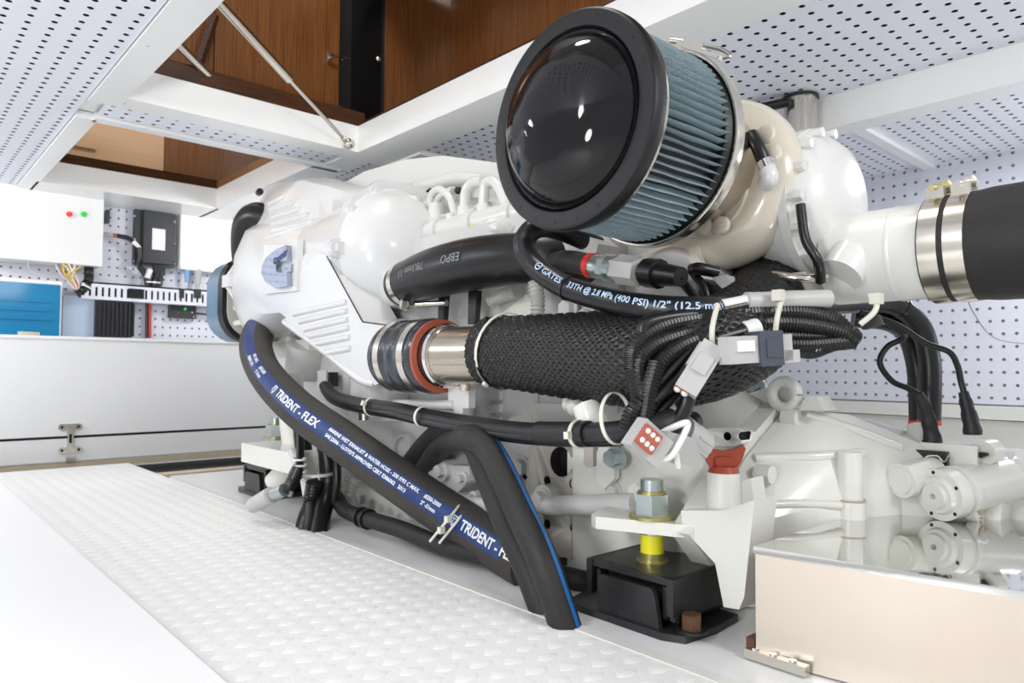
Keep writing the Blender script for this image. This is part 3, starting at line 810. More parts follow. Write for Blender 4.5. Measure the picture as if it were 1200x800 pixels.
# heat exchanger end: flange and round dome
fl = [(383, 299), (424, 376), (460, 383), (520, 372), (536, 330), (532, 258), (500, 224), (440, 212), (405, 232)]
hx = part('heat_exchanger_flange', B().prism([P(x, y, X=-1.425) for x, y in fl], ex * 0.030, 0.004), 'engcool')
hc = Vector((-1.393, 0.897, 0.583))
part('dome_cover', B().lathe([(-.25, .135), (0, .149), (0.004, .1495), (0.010, .145), (.03, .138), (.055, .122), (.075, .098), (.088, .068), (.095, .036), (.097, 0)], hc, ex, 40), 'engcool', hx, ang=30)
q = P(484, 238, X=-1.355)
part('boss', B().cyl(q + ez * 0.012, q - ez * 0.055, 0.021, 0.018, 20, 0.004), 'engcool', hx)
for px, py, r in ((397, 291, .018), (432, 360, .012), (440, 226, .013), (412, 246, .010)):
    q = P(px, py, X=-1.393); part('bolt', B().cyl(q - ex * 0.01, q + ex * 0.006, r * 1.25, seg=18, bev=.002).hexa(q + ex * .004, ex, r * 0.75, 0.012), 'engcool', hx)
part('gasket', B().tube([P(383, 300, Y=.7445), P(425, 377, Y=.7445), P(462, 382, Y=.7445)], 0.0016, 6), 'loom', hx)
n0, n1 = P(452, 338, Y=.84), P(482, 330, Y=.80)
part('outlet_neck', B().cyl(n0 + Vector((-.02, .04, 0)), n1, 0.046, seg=24, bev=.004), 'engcool', hx)

# block, sump, rocker cover
part('cylinder_block', B().bx((-1.80, 0.875, 0.10), (-0.72, 1.30, 0.60), 0.02), 'block')
part('oil_sump', B().loft([[(x, y, z) for y, z in ((.93, -.0), (.90, .06), (.89, .115), (1.36, .115), (1.35, .06), (1.32, -.0))] for x in (-1.7, -.70)], bev=.012), 'block')
part('sump_flange', B().bx((-1.72, 0.872, 0.112), (-0.66, 1.38, 0.128), 0.003), 'block')
part('rocker_cover', B().prism([(x, 1.02, z) for x, z in ((-1.95, .55), (-1.95, .855), (-1.75, .872), (-1.55, .862), (-1.38, .835), (-1.18, .775), (-.95, .755), (-.78, .735), (-.74, .68), (-.74, .55))], ey * 0.30, 0.03, 3), 'eng', ang=50)
part('cover_rail', B().bx((-1.42, .945, .595), (-.70, 1.04, .665), .012), 'eng')
part('injection_rail', B().cyl((-1.30, .93, .62), (-.72, .93, .62), .028, seg=20, bev=.006), 'eng')
for k in range(5):
    x = -1.26 + k * .12
    part('rail_clamp', B().band((x, .93, .62), ex, .0285, .018, .006, 20), 'eng')
# white injector lines and caps
LN = [([(486, 221), (505, 216), (528, 210), (550, 209), (566, 213)], 1.0, .015), ([(503, 238), (507, 226), (516, 222), (527, 232), (533, 252), (537, 266)], .94, .0085), ([(508, 250), (512, 236), (520, 226), (530, 224)], .95, .0085),
      ([(545, 250), (546, 226), (554, 214), (566, 212)], .95, .012), ([(566, 252), (567, 230), (570, 214), (580, 214), (590, 232), (597, 256)], .93, .011), ([(575, 216), (588, 214), (600, 236), (612, 262)], .95, .009),
      ([(527, 252), (531, 264), (545, 268)], .92, .010), ([(590, 280), (600, 270), (612, 262), (622, 262)], .90, .013)]
for pts, y, r in LN: part('injector_pipe', B().tube(spline([P(*q, Y=y) for q in pts]), r, 12), 'eng')
for px, py, y, r, h in ((512, 252, .95, .022, .05), (545, 252, .93, .019, .035), (567, 250, .93, .018, .035), (556, 225, .98, .016, .03), (530, 228, .98, .014, .03), (500, 244, .95, .016, .03)):
    q = P(px, py, Y=y); part('injector_cap', B().cyl(q - ez * h / 2, q + ez * h / 2, r, r * .9, 18, .004), 'eng')
for px, py, y in ((482, 219, 1.0), (537, 223, .96), (557, 215, .96)):
    q = P(px, py, Y=y); part('dark_plug', B().ball(q, .009, 10), 'loom')
part('dark_gap_plug', B().cyl(P(492, 228, Y=1.0), P(506, 232, Y=1.0), .024, seg=16), 'loom')
cr = resample(spline([P(570, 268, Y=.9), P(590, 268, Y=.89), P(606, 272, Y=.89), P(616, 280, Y=.9)]), .003)
part('convoluted_sleeve', B().tube(cr, lambda f: .019 + .003 * sin(f * 130), 14), 'eng')
yl = part('warning_label', B().prism([P(535, 270, Y=.905), P(556, 264, Y=.905), P(556.5, 267.5, Y=.905), P(535.5, 273.5, Y=.905)], -ey * .004), 'wire_y')
part('data_label', B().prism([P(536, 276, Y=.905), P(557, 269, Y=.905), P(557.5, 278, Y=.905), P(537, 285, Y=.905)], -ey * .003), 'label')
flat_text('1330', .010, M['inkdark'], en, P(546, 277, Y=.9015), P(557, 273, Y=.9) - P(536, 280, Y=.9), ez)

# pump on the front of the engine (rounded drum with a black gasket)
X0 = -2.13
yl0, zt, zb_ = P(258, 345, X=X0).y, P(268, 297, X=X0).z, P(276, 402, X=X0).z
def rrect(x, y0, y1, z0, z1, r, n=6):
    o = []
    for cx, cz, a0 in ((y1 - r, z1 - r, 0), (y0 + r, z1 - r, pi / 2), (y0 + r, z0 + r, pi), (y1 - r, z0 + r, 1.5 * pi)):
        for k in range(n + 1):
            a = a0 + pi / 2 * k / n; o.append(Vector((x, cx + r * cos(a), cz + r * sin(a))))
    return o
al = part('front_pump', B().loft([rrect(X0 - .15, yl0 + .03, 1.12, zb_ + .03, zt - .03, .07), rrect(X0 - .13, yl0 + .006, 1.14, zb_ + .006, zt - .006, .085), rrect(X0 - .01, yl0 + .006, 1.14, zb_ + .006, zt - .006, .085)]), 'bluecase')
part('gasket', B().loft([rrect(X0 - .02, yl0, 1.146, zb_, zt, .09), rrect(X0 + .012, yl0 + .002, 1.144, zb_ + .002, zt - .002, .09)], bev=.004), 'rubber', al)
part('face_plate', B().loft([rrect(X0, yl0 + .014, 1.13, zb_ + .016, zt - .016, .078), rrect(X0 + .018, yl0 + .016, 1.13, zb_ + .018, zt - .018, .076)], bev=.003), 'beige', al)
q = P(269, 310, X=X0 + .02); part('bolt', B().cyl(q - ex * .004, q + ex * .004, .0075, seg=12), 'loom', al)
for py in (360, 378): q = P(281, py, X=-2.06); part('stud', B().cyl(q - ex * .03, q + ex * .02, .009, seg=10, bev=.002), 'gear', al)
el = spline([P(322, 259, Y=.87), P(302, 254, Y=.84), P(291, 264, Y=.83), P(288, 290, Y=.84), P(292, 330, Y=.86)])
part('black_elbow_hose', B().tube(el, lambda f: .040 + .004 * sin(f * 3), 18), 'rubber')
part('pulley_guard', B().bx(P(271, 300, X=-2.16), P(280, 272, X=-2.12), .006), 'loom')

# flank of the block: plates, ports, bolts, brackets
def yplate(name, pts, y, th, m='block', bev=.003, parent=None): return part(name, B().prism([P(px, py, Y=y) for px, py in pts], -ey * th, bev), m, parent)
pl = yplate('port_plate', [(631, 494), (681, 492), (681, 651), (631, 646)], .865, .024, 'machined', .002)
pa, pb_ = P(631, 494, Y=.841), P(681, 651, Y=.841)
HL = [(657, 541, .0245), (641, 563, .0078), (671, 567, .0078), (641, 614, .0078), (672, 619, .0078)]
drill(pl, [(P(x, y, Y=.8405), ey, r, .022) for x, y, r in HL])
yplate('flank_panel', [(560, 452), (631, 452), (631, 642), (600, 640), (572, 560), (560, 540)], .872, .016)
yplate('web', [(682, 500), (702, 500), (702, 660), (682, 655)], .865, .012)
for py in (463, 478, 493): yplate('window', [(574, py - 5), (589, py - 5), (589, py + 5), (574, py + 5)], .856, .008, 'block', .002)
yplate('ledge_pad', [(636, 502), (690, 502), (690, 510), (636, 510)], .86, .05, 'block')
yplate('upper_panel', [(592, 470), (700, 474), (700, 512), (592, 505)], .868, .010)
for px, py, r in ((606, 497, .014), (612, 548, .015), (628, 640, .010), (612, 566, .0135)):
    q = P(px, py, Y=.856); part('bolt', B().hexa(q, -ey, r, .014, r * 1.45), 'block')
# grey pipe with a bolt head, running along the flank
part('coolant_pipe', B().tube(spline([P(622, 590, Y=.82), P(650, 592, Y=.815), P(690, 592, Y=.81), P(745, 590, Y=.81)]), .0155, 16), 'block')
q = P(630, 585, Y=.805); part('pipe_bolt', B().hexa(q + ey * .012, -ey, .0125, .016, .017), 'block')
part('pipe_pad', B().cyl(q + ey * .05, q + ey * .012, .022, seg=20, bev=.003), 'block')
# bracket and its rods behind the trident hose
br = yplate('idler_bracket', [(512, 552), (526, 543), (560, 545), (560, 562), (547, 575), (576, 590), (582, 600), (560, 598), (528, 590), (512, 570)], .83, .02)
for px, py, r, l in ((521, 551, .020, .030), (545, 560, .012, .02), (557, 582, .011, .02)):
    q = P(px, py, Y=.81); part('bolt', B().cyl(q + ey * .03, q - ey * l * .3, r, seg=18, bev=.002).hexa(q - ey * l * .3, -ey, r * .6, .01), 'block', br)
part('rod', B().cyl(P(540, 587, Y=.80), P(577, 592, Y=.77), .011, seg=14, bev=.002).cyl(P(574, 591, Y=.775), P(580, 592, Y=.765), .014, seg=14), 'block', br)
q = P(476, 528, Y=.85)
part('core_ring', B().lathe([(-.02, .030), (-.02, .040), (.012, .036), (.012, .030)], q, -ey, 28, closed=True), 'block')
part('core_cup', B().cyl(q, q - ey * .002, .031, seg=24), 'block')
yplate('side_cover', [(405, 468), (520, 472), (520, 560), (470, 590), (420, 560)], .872, .018)
yplate('side_step', [(520, 470), (562, 474), (562, 545), (520, 545)], .868, .028)
for px, py, w_, h in ((427, 455, 22, 60), (405, 450, 20, 50), (452, 470, 30, 40)):
    a_, c_ = P(px - w_ / 2, py + h / 2, Y=.84), P(px + w_ / 2, py - h / 2, Y=.84)
    part('column', B().cyl(((a_.x + c_.x) / 2, .85, a_.z), ((a_.x + c_.x) / 2, .85, c_.z), abs(c_.x - a_.x) / 2, seg=18, bev=.004), 'block')
for k in range(7):
    q = P(425 + k * 11, 585 + k * 5.5, Y=.868); part('sump_bolt', B().hexa(q, -ey, .0085, .010, .012), 'block')
part('sump_web', B().prism([P(x, y, Y=.88) for x, y in ((410, 560), (470, 585), (500, 625), (440, 608))], -ey * .012, .003), 'gear')
# clutter under the cooler
part('filter_head', B().cyl(P(362, 405, Y=.86), P(356, 440, Y=.86), .055, .05, 24, .008), 'block')
part('filter_neck', B().bx(P(335, 420, Y=.90), P(362, 397, Y=.84), .006), 'gear')
part('drain_boss', B().cyl(P(340, 388, Y=.86), P(340, 400, Y=.86), .035, seg=20, bev=.006), 'gear')
part('dark_bracket', B().bx(P(381, 452, Y=.80), P(387, 436, Y=.78), .002), 'loom')
part('lug', B().bx(P(374, 456, Y=.78), P(382, 434, Y=.775), .002), 'block')
part('brass_plug', B().cyl(P(427, 478, Y=.74), P(427, 492, Y=.74), .012, seg=16, bev=.002), 'pipe')
part('front_cover', B().bx((-1.86, .90, .05), (-1.79, 1.36, .58), .015), 'gear')
part('white_sender', B().tube(spline([P(342, 440, Y=.78), P(341, 490, Y=.77), P(345, 528, Y=.765)]), lambda f: .030 - .004 * f, 16), 'gear')
sn = part('sender_collar', B().cyl(P(345, 522, Y=.765), P(348, 546, Y=.765), .024, .028, 18, .003), 'gear')
part('sender_plug', B().tube([P(350, 532, Y=.75), P(324, 566, Y=.73)], lambda f: .020 + .010 * min(1, f * 2), 16), 'gear', sn)
# bracket for the charge pipe
yplate('pipe_support', [(533, 452), (557, 452), (557, 478), (550, 478), (550, 488), (540, 488), (540, 478), (533, 478)], .745, .014, 'eng', .003)
part('support_rod', B().cyl(P(462, 474, Y=.76), P(534, 474, Y=.735), .0095, seg=12), 'eng')
# upper casting behind the small hoses
part('exhaust_manifold', B().prism([P(x, y, Y=.90) for x, y in ((560, 345), (600, 300), (690, 270), (760, 285), (830, 300), (860, 340), (860, 380), (560, 385))], ey * .12, .015), 'block', ang=50)
part('manifold_web', B().prism([P(x, y, Y=.88) for x, y in ((585, 378), (625, 346), (640, 356), (640, 378))], -ey * .02, .004), 'gear')
part('manifold_cover', B().lathe([(0, .058), (.03, .056), (.045, .045), (.05, .0)], P(792, 338, Y=.89), Vector((.3, -1, .1)), 26), 'eng')
part('angled_casting', B().prism([P(x, y, Y=.86) for x, y in ((662, 296), (678, 276), (708, 276), (726, 290), (722, 306), (690, 314))], -ey * .05, .012), 'block', ang=50)
for pts, y in (([(627, 330), (630, 350), (630, 374)], .80), ([(575, 352), (590, 346), (606, 342)], .84)):
    cr = resample(spline([P(*q, Y=y) for q in pts]), .0022); nr = len(cr)
    part('convoluted_tube', B().tube(cr, lambda f: .0115 + .0016 * sin(f * nr * 2.1), 12), 'loomg')
for px, py in ((668, 362), (690, 372)): q = P(px, py, Y=.86); part('bolt', B().hexa(q, -ey, .014, .016, .018), 'eng')
for x0, x1 in ((514, 522), (549, 559)): part('support_leg', B().prism([P(x0, 340, Y=.82), P(x1, 340, Y=.82), P(x1 - 3, 380, Y=.82), P(x0 - 1, 380, Y=.82)], ey * .012, .002), 'loom')

# mounting arms
ar = part('rear_mounting_arm', B().prism([P(x, y, Z=.1245) for x, y in ((693, 602), (718, 590), (800, 587), (856, 592), (868, 604), (835, 616), (790, 614), (740, 609), (698, 605))], -ez * .016, .004), 'gear', label='white bracket resting on the near black mount')
part('arm_web', B().prism([P(x, y, Y=.775) for x, y in ((798, 598), (846, 598), (884, 586), (872, 700), (866, 714), (848, 711), (838, 660), (812, 632), (800, 630))], ey * .055, .006), 'gear', ar)
part('arm_gusset', B().prism([P(x, y, Y=.83) for x, y in ((800, 596), (840, 575), (880, 560), (884, 590), (846, 600))], ey * .03, .005), 'gear', ar)
fa0, fa1 = P(300, 518, Y=.67).z, P(300, 545, Y=.67).z
fx = P(283, 520, Y=.67).x
part('front_mounting_arm', B().prism([(fx, .67, fa0 - .008), (fx, .67, fa1), (fx + .30, .67, fa1), (fx + .30, .67, fa0 - .008)], ey * .26, .006), 'gear', label='white arm resting on the far black mount')

# flywheel housing, gearbox bolted on behind it
bh = part('flywheel_housing', B().loft([[(x, y, z) for y, z in r] for x, r in (
    (-.80, [(.845, .0), (.845, .22), (.90, .30), (1.0, .345), (1.20, .345), (1.30, .0)]),
    (-.66, [(.835, .0), (.84, .20), (.90, .275), (1.0, .325), (1.14, .325), (1.26, .0)]),
    (-.545, [(.90, .0), (.83, .12), (.90, .215), (1.0, .275), (1.09, .27), (1.22, .0)]))], bev=.012), 'gear')
part('housing_flange', B().prism([(-.545, y, z) for y, z in ((.92, .0), (.82, .06), (.765, .115), (.887, .213), (1.0, .272), (1.12, .268), (1.26, .11), (1.26, .0))], ex * .03, .005), 'gear', bh)
pd = yplate('boss_plate', [(838, 503), (846, 500), (876, 500), (885, 506), (882, 518), (872, 521), (846, 520), (838, 514)], .90, .03, 'gear', .004)
drill(pd, [(P(x, y, Y=.8695), ey, .0058, .02) for x, y in ((852, 511), (870, 511))])
sl = yplate('slotted_ear', [(705, 530), (712, 515), (726, 515), (726, 560), (714, 572), (705, 560)], .835, .012, 'gear', .004)
q = P(723, 536, Y=.82); part('zinc_bolt', B().hexa(q, -ey, .013, .018, .018), 'zinc')
yplate('lug', [(690, 522), (701, 522), (701, 545), (694, 547), (690, 543)], .83, .012, 'machined', .002)
q = P(754, 575, Y=.83); part('bolt', B().hexa(q, -ey, .013, .02, .018), 'gear')
q = P(721, 575, Y=.84); part('bolt', B().hexa(q, -ey, .010, .012, .014), 'block')
q = P(886, 452, Y=1.02); part('zinc_bolt', B().hexa(q, -ey, .010, .016, .016), 'zinc')
part('upper_strut', B().prism([P(x, y, Y=1.0) for x, y in ((835, 476), (880, 460), (912, 449), (924, 452), (926, 478), (880, 480), (836, 492))], ey * .03, .006), 'gear', bh)
q = P(919, 462, Y=.99)
part('lifting_eye', B().tube([q + (ex * cos(a) * .019 + ez * sin(a) * .019) for a in [2 * pi * k / 24 for k in range(25)]], .0085, 12, caps=False), 'gear', bh)
yplate('cast_lug', [(938, 478), (944, 463), (957, 463), (965, 478)], .99, .0, 'gear') if 0 else part('cast_lug', B().prism([P(x, y, Y=.98) for x, y in ((937, 480), (944, 464), (957, 464), (966, 481))], ey * .04, .003), 'gear', bh)
part('housing_rib', B().tube([P(838, 560, Y=.84), P(876, 508, Y=.93), P(905, 482, Y=.99)], .006, 10), 'gear', bh)
part('sender_elbow', B().tube(spline([P(688, 475, Y=.70), P(694, 492, Y=.70), P(700, 505, Y=.72)]), .020, 16), 'gear')
cr = resample([P(668, 470, Y=.74), P(690, 482, Y=.74)], .002)
part('ribbed_sleeve', B().tube(cr, lambda f: .016 + .0016 * sin(f * 100), 14), 'gear')

gb = thing('marine_gearbox', 'white painted gearbox behind the stainless box at right', 'gearbox', (-.4, 1.1, 0))
g = obj('case', B().loft([[(x, y, z) for y, z in r] for x, r in (
    (-.513, [(.89, 0), (.795, .115), (.895, .20), (1.0, .258), (1.12, .252), (1.24, .10), (1.24, 0)]),
    (-.475, [(.92, 0), (.86, .125), (.925, .195), (1.01, .262), (1.12, .252), (1.24, .10), (1.24, 0)]),
    (-.43, [(.93, 0), (.935, .14), (.975, .20), (1.03, .258), (1.13, .245), (1.24, .1), (1.24, 0)]),
    (-.372, [(1.055, 0), (1.06, .15), (1.075, .19), (1.10, .222), (1.17, .218), (1.26, .1), (1.26, 0)]),
    (-.30, [(1.09, 0), (1.09, .14), (1.11, .17), (1.13, .19), (1.19, .185), (1.28, .1), (1.28, 0)]))], bev=.007), M['gear'], gb, ang=30)
for pts, r in (([(884, 537), (915, 536), (950, 535), (985, 533), (1010, 531)], .007), ([(880, 592), (910, 591), (940, 590), (985, 592)], .006), ([(946, 486), (975, 494), (1000, 503), (1030, 515), (1055, 525)], .006)):
    pp_ = [hit(g, *q)[0] for q in pts]
    if None not in pp_: obj('case_rib', B().tube(spline(pp_, 4), r, 10), M['gear'], g)
q = P(996, 560, Y=.985)
obj('breather', B().cyl(q - ez * .05, q + ez * .035, .016, seg=18, bev=.003).cyl(q - ez * .055, q - ez * .03, .020, seg=18, bev=.002), M['gear'], gb)
obj('rust_mark', B().cyl(q - ez * .0292, q - ez * .0275, .0195, seg=18), M['teak'], gb)
for px, py, y in ((926, 489, .985), (895, 555, .89)):
    q = P(px, py, Y=y); obj('bolt', B().cyl(q - ex * .01, q + ex * .012, .0125, seg=8, bev=.002), M['gear'], gb)
obj('output_flange', B().lathe([(0, .11), (.03, .11), (.03, .06), (.12, .05)], (-.30, 1.22, .10), ex, 28), M['gear'], gb)
# oil filler with its brick-red cap
f0, f1 = P(848, 600, Y=.82), P(848, 553, Y=.82)
fp = obj('filler_neck', B().cyl(f0 - ez * .02, f1, .0225, .0205, 24, .003), M['gear'], gb)
cp = obj('filler_cap', B().cyl(f1, f1 + ez * .008, .0195, .017, 24, .002), M['red'], gb, label='brick red winged filler cap')
W = [(832, 548), (828, 541), (823, 524), (826, 520), (834, 525), (848, 528), (862, 525), (870, 521), (873, 525), (868, 540), (863, 548)]
dd = P(848, 535, Y=.82); rr = RT.copy(); rr.z = 0; rr.normalize(); nn = Vector((rr.y, -rr.x, 0))
sc_ = (dd - CPOS).dot(FW) / F
obj('wing', B().prism([dd + rr * (x - 848) * sc_ + ez * (535 - y) * sc_ - nn * .004 for x, y in W], nn * .008, .002), M['red'], cp)
obj('wing_rib', B().prism([dd + rr * (x - 848) * sc_ + ez * (535 - y) * sc_ + nn * .003 for x, y in ((838, 546), (836, 536), (846, 534), (858, 536), (857, 546))], nn * .004, .0015), M['red'], cp)

# hydraulic control valve on the gearbox
cv = thing('control_valve', 'white hydraulic control valve with round end caps above stainless box', 'valve', P(1110, 605, Z=.123))
VA = (RT * .94 + FW * .34 + UP * .10).normalized()
VU = (UP - VA * UP.dot(VA)).normalized(); VS = VA.cross(VU)
a = P(1100, 580, Y=1.05); f = a + VA * .125
v1 = obj('valve_body', B().cyl(a + VA * .012, f, .0315, .030, 28, .003), M['gear'], cv)
obj('front_ring', B().cyl(a, a + VA * .020, .0340, seg=28, bev=.004), M['gear'], v1)
obj('second_ring', B().cyl(a + VA * .028, a + VA * .036, .0340, seg=28, bev=.002), M['gear'], v1)
obj('front_cap', B().lathe([(0, .026), (-.006, .0225), (-.006, .0175), (-.011, .016), (-.011, .004), (-.004, .003), (-.004, 0)], a, VA, 26), M['gear'], v1)
obj('brown_centre', B().cyl(a - VA * .0042, a - VA * .0036, .0035, seg=12), M['rust'], v1)
for k in range(5):
    an = .5 + k * 2 * pi / 5; q = a + (VS * cos(an) + VU * sin(an)) * .0298
    obj('recess_screw', B().cyl(q - VA * .0006, q + VA * .01, .0024, seg=10), M['hole'], v1)
a2 = P(1055, 563, Y=1.04)
v2 = obj('side_plunger', B().cyl(a2, a2 + VA * .060, .0235, seg=26, bev=.003), M['gear'], cv)
obj('plunger_cap', B().cyl(a2 - VA * .003, a2 + VA * .004, .0175, seg=24, bev=.001), M['gear'], v2)
a3 = P(1146, 583, Y=1.10)
v3 = obj('outlet_port', B().cyl(a3 - ex * .06, a3, .026, seg=26, bev=.002).cyl(a3 - ex * .008, a3 + ex * .004, .034, seg=30, bev=.002), M['gear'], cv)
obj('port_plug', B().cyl(a3 + ex * .003, a3 + ex * .006, .022, seg=26, bev=.001), M['teak'], v3)
for k in range(6):
    an = k * pi / 3 + .3; q = a3 + ex * .004 + (ey * cos(an) + ez * sin(an)) * .0285
    obj('bolt', B().cyl(q, q + ex * .003, .0035, seg=8), M['steel'], v3)
m0 = P(1110, 545, Y=1.10)
obj('manifold_block', B().box(m0 + Vector((.0, .06, -.006)), (.07, .07, .04), bev=.008), M['gear'], cv)
obj('solenoid', B().cyl(P(1148, 560, Y=1.14), P(1148, 560, Y=1.14) + VA * .06, .024, seg=24, bev=.004), M['gear'], cv)
obj('cap_post', B().box(P(1118, 540, Y=1.13), (.07, .05, .05), None, .008), M['gear'], cv)
obj('eye_post', B().cyl(P(1152, 530, Y=1.12), P(1152, 530, Y=1.12) + VA * .02, .017, .016, 20, .004), M['gear'], cv)
obj('stem', B().cyl(P(1078, 552, Y=1.12), P(1078, 500, Y=1.15), .017, seg=18, bev=.002), M['gear'], cv)
obj('small_plug', B().cyl(P(1149, 533, Y=1.115), P(1157, 532, Y=1.105), .0045, .002, 10), M['loom'], cv)
obj('push_rod', B().cyl(P(1165, 562, Y=1.20), P(1235, 562, Y=1.20), .010, seg=14), M['gear'], cv)

# turbocharger
def torus(pts, r, seg=22):
    c = sum(pts, Vector()) / len(pts); rings = []
    for p in pts:
        u = (p - c).normalized(); rings.append([p + (u * cos(2 * pi * k / seg) + ey * sin(2 * pi * k / seg)) * r for k in range(seg)])
    return B().loft(rings, closed=True)
tb = part('turbocharger', B().lathe([(0, .092), (.0, .103), (.010, .104), (.022, .098), (.05, .09), (.09, .08)], (-.564, .792, .608), ey, 40), 'pipe', label='bronze-tinted inlet flange of the turbocharger')
tc_ = Vector((-.568, .922, .582)); rg = []
for k in range(49):
    a = 2 * pi * k / 48; R_ = .080 + .008 * sin(a + .6)
    rg.append(tc_ + ex * cos(a) * R_ + ez * sin(a) * R_)
part('compressor_scroll', torus(rg[:-1], .044), 'turbo', tb)
part('scroll_hub', B().cyl(tc_ - ey * .05, tc_ + ey * .06, .075, seg=30, bev=.008), 'turbo', tb)
part('scroll_outlet', B().tube(spline([tc_ + Vector((-.01, .0, -.10)), tc_ + Vector((-.08, -.01, -.115)), tc_ + Vector((-.16, .02, -.12))]), .046, 20), 'turbo', tb)
for px, py in ((898, 158), (906, 180), (846, 264), (828, 265)):
    q = P(px, py, Y=.865); part('scroll_bolt', B().lathe([(0, .013), (.006, .012), (.008, .007), (.008, 0)], q, -ey, 18), 'turbo', tb)
part('turbine_body', B().lathe([(-.17, .05), (-.12, .065), (-.075, .085), (-.045, .099), (-.02, .104), (0, .101), (.018, .091), (.034, .075), (.042, .056)], (-.452, 1.0, .556), ex, 36), 'eng', tb, ang=50)
part('turbine_rib', B().lathe([(-.006, .100), (-.006, .1075), (.006, .1065), (.006, .098)], (-.458, 1.0, .556), ex, 36, closed=True), 'eng', tb)
for k in range(7):
    an = -.9 + k * .42; q = Vector((-.444, 1.0, .556)) + (ey * -cos(an) + ez * sin(an)) * .098
    part('turbine_bolt', B().cyl(q - ex * .008, q + ex * .012, .0075, seg=6, bev=.001), 'eng', tb)
part('wastegate_pot', B().cyl(P(985, 322, Y=.94), P(1000, 300, Y=.96), .028, .03, 20, .008), 'eng', tb)
part('turbo_foot', B().bx(P(905, 350, Y=1.0), P(945, 318, Y=.94), .006), 'gear', tb)
part('v_clamp', B().tube(spline([P(868, 326, Y=.92), P(900, 322, Y=.9), P(935, 326, Y=.9), P(968, 324, Y=.93)]), .006, 10), 'steel', tb)
part('oil_pipe', B().tube(spline([P(938, 240, Y=.90), P(944, 280, Y=.895), P(958, 305, Y=.90), P(962, 330, Y=.92)]), .0065, 10), 'loom', tb)
fz = part('boost_fitting', B().tube([P(896, 190, Y=.85), P(900, 198, Y=.85)], .012, 12), 'chrome', tb)
part('boost_hose', B().tube(spline([P(880, 158, Y=.85), P(888, 172, Y=.845), P(896, 192, Y=.85)]), .009, 12), 'loom', tb)
part('boost_elbow', B().tube(spline([P(898, 196, Y=.85), P(902, 208, Y=.85), P(897, 216, Y=.86)]), .011, 14), 'eng', tb)

# ================================================================== rubber mounts
def make_mount(o, label):
    """o: middle of the base on the bed"""
    t = thing('engine_mount', label, 'engine mount', o, 'black rubber mounts under the engine')
    o = Vector(o)
    L, Wd, H = .138, .126, .070            # along X, along Y, height of the housing
    obj('base_plate', B().prism([o + Vector(q) for q in ((-.100, -.068, 0), (-.07, -.078, 0), (.060, -.078, 0), (.086, -.066, 0), (.092, -.01, 0), (.086, .05, 0), (-.09, .055, 0), (-.115, .0, 0))], ez * .009, .003), M['mount'], t)
    # folded cover: top plate with long side, open at the near end
    b = B(); b.bx(o + Vector((-L / 2, -Wd / 2, H - .008)), o + Vector((L / 2, Wd / 2, H)), .003)
    cov = obj('cover', b, M['mount'], t)
    obj('cover_end', B().bx(o + Vector((L / 2 - .007, -Wd / 2, .020)), o + Vector((L / 2, Wd / 2, H)), .004, 3), M['mount'], cov)
    obj('cover_end', B().bx(o + Vector((-L / 2, -Wd / 2, .026)), o + Vector((-L / 2 + .007, Wd / 2, H)), .003), M['mount'], cov)
    obj('lip', B().bx(o + Vector((-L / 2, -Wd / 2 - .002, H - .0085)), o + Vector((L / 2, -Wd / 2 + .004, H)), .003), M['mount'], cov)
    obj('lip', B().bx(o + Vector((L / 2 - .009, -Wd / 2 - .004, .026)), o + Vector((L / 2, -Wd / 2 + .004, H)), .002), M['mount'], cov)
    obj('lip', B().bx(o + Vector((-L / 2, -Wd / 2 - .004, .026)), o + Vector((-L / 2 + .009, -Wd / 2 + .004, H)), .002), M['mount'], cov)
    obj('rubber_block', B().bx(o + Vector((-L / 2 + .012, -Wd / 2 + .025, .008)), o + Vector((L / 2 - .012, Wd / 2 - .004, H - .008)), .004), M['rubberg'], t)
    obj('side_plate', B().prism([o + Vector((x, -Wd / 2 - .010, z)) for x, z in ((-.044, .006), (-.044, .050), (-.038, .056), (.040, .056), (.046, .050), (.054, .006))], ey * .007, .002), M['mount'], t)
    obj('inner_plate', B().bx(o + Vector((.050, -Wd / 2 + .002, .02)), o + Vector((.056, -Wd / 2 + .012, .058)), .001), M['mount'], t)
    obj('inner_plate', B().bx(o + Vector((-.056, -Wd / 2 + .002, .02)), o + Vector((-.050, -Wd / 2 + .012, .058)), .001), M['mount'], t)
    q = o + Vector((.080, -.045, .009))
    bo = obj('base_bolt', B().hexa(q + ez * .003, ez, .0125, .017), M['rust'], t)
    obj('washer', B().cyl(q, q + ez * .003, .019, seg=24, bev=.001), M['mount'], bo)
    return t, o + Vector((0, 0, H))


mo = P(752, 712, Z=-.002); mo = Vector((-.578, .788, -.002))
mt, top = make_mount(mo, 'near black rubber engine mount with rusty bolt beside stainless box')
stx, sty = P(764, 590, Y=.775).x, .775
zt_ = .1245; s0 = Vector((stx, sty, 0))
def nut(parent, base, z0, r=.0235, h=.028):
    n_ = obj('nut', B().cyl(base + ez * (z0 + .004), base + ez * (z0 + .004 + h), r, seg=6, bev=.0015, ref=(.6, -.8, 0)), M['zinc'], parent)
    obj('washer', B().cyl(base + ez * z0, base + ez * (z0 + .004), r * 1.28, seg=28, bev=.001), M['brass'], n_)
    return n_
obj('stud', B().cyl(s0 + ez * .064, s0 + ez * .175, .0145, seg=20, bev=.002), M['zinc'], mt)
for k in range(7): obj('thread', B().band(s0 + ez * (.156 + k * .0027), ez, .0145, .0012, .0008, 20), M['zinc'], mt)
obj('yellow_thread', B().cyl(s0 + ez * .080, s0 + ez * .1035, .0152, seg=24), M['yellow'], mt)
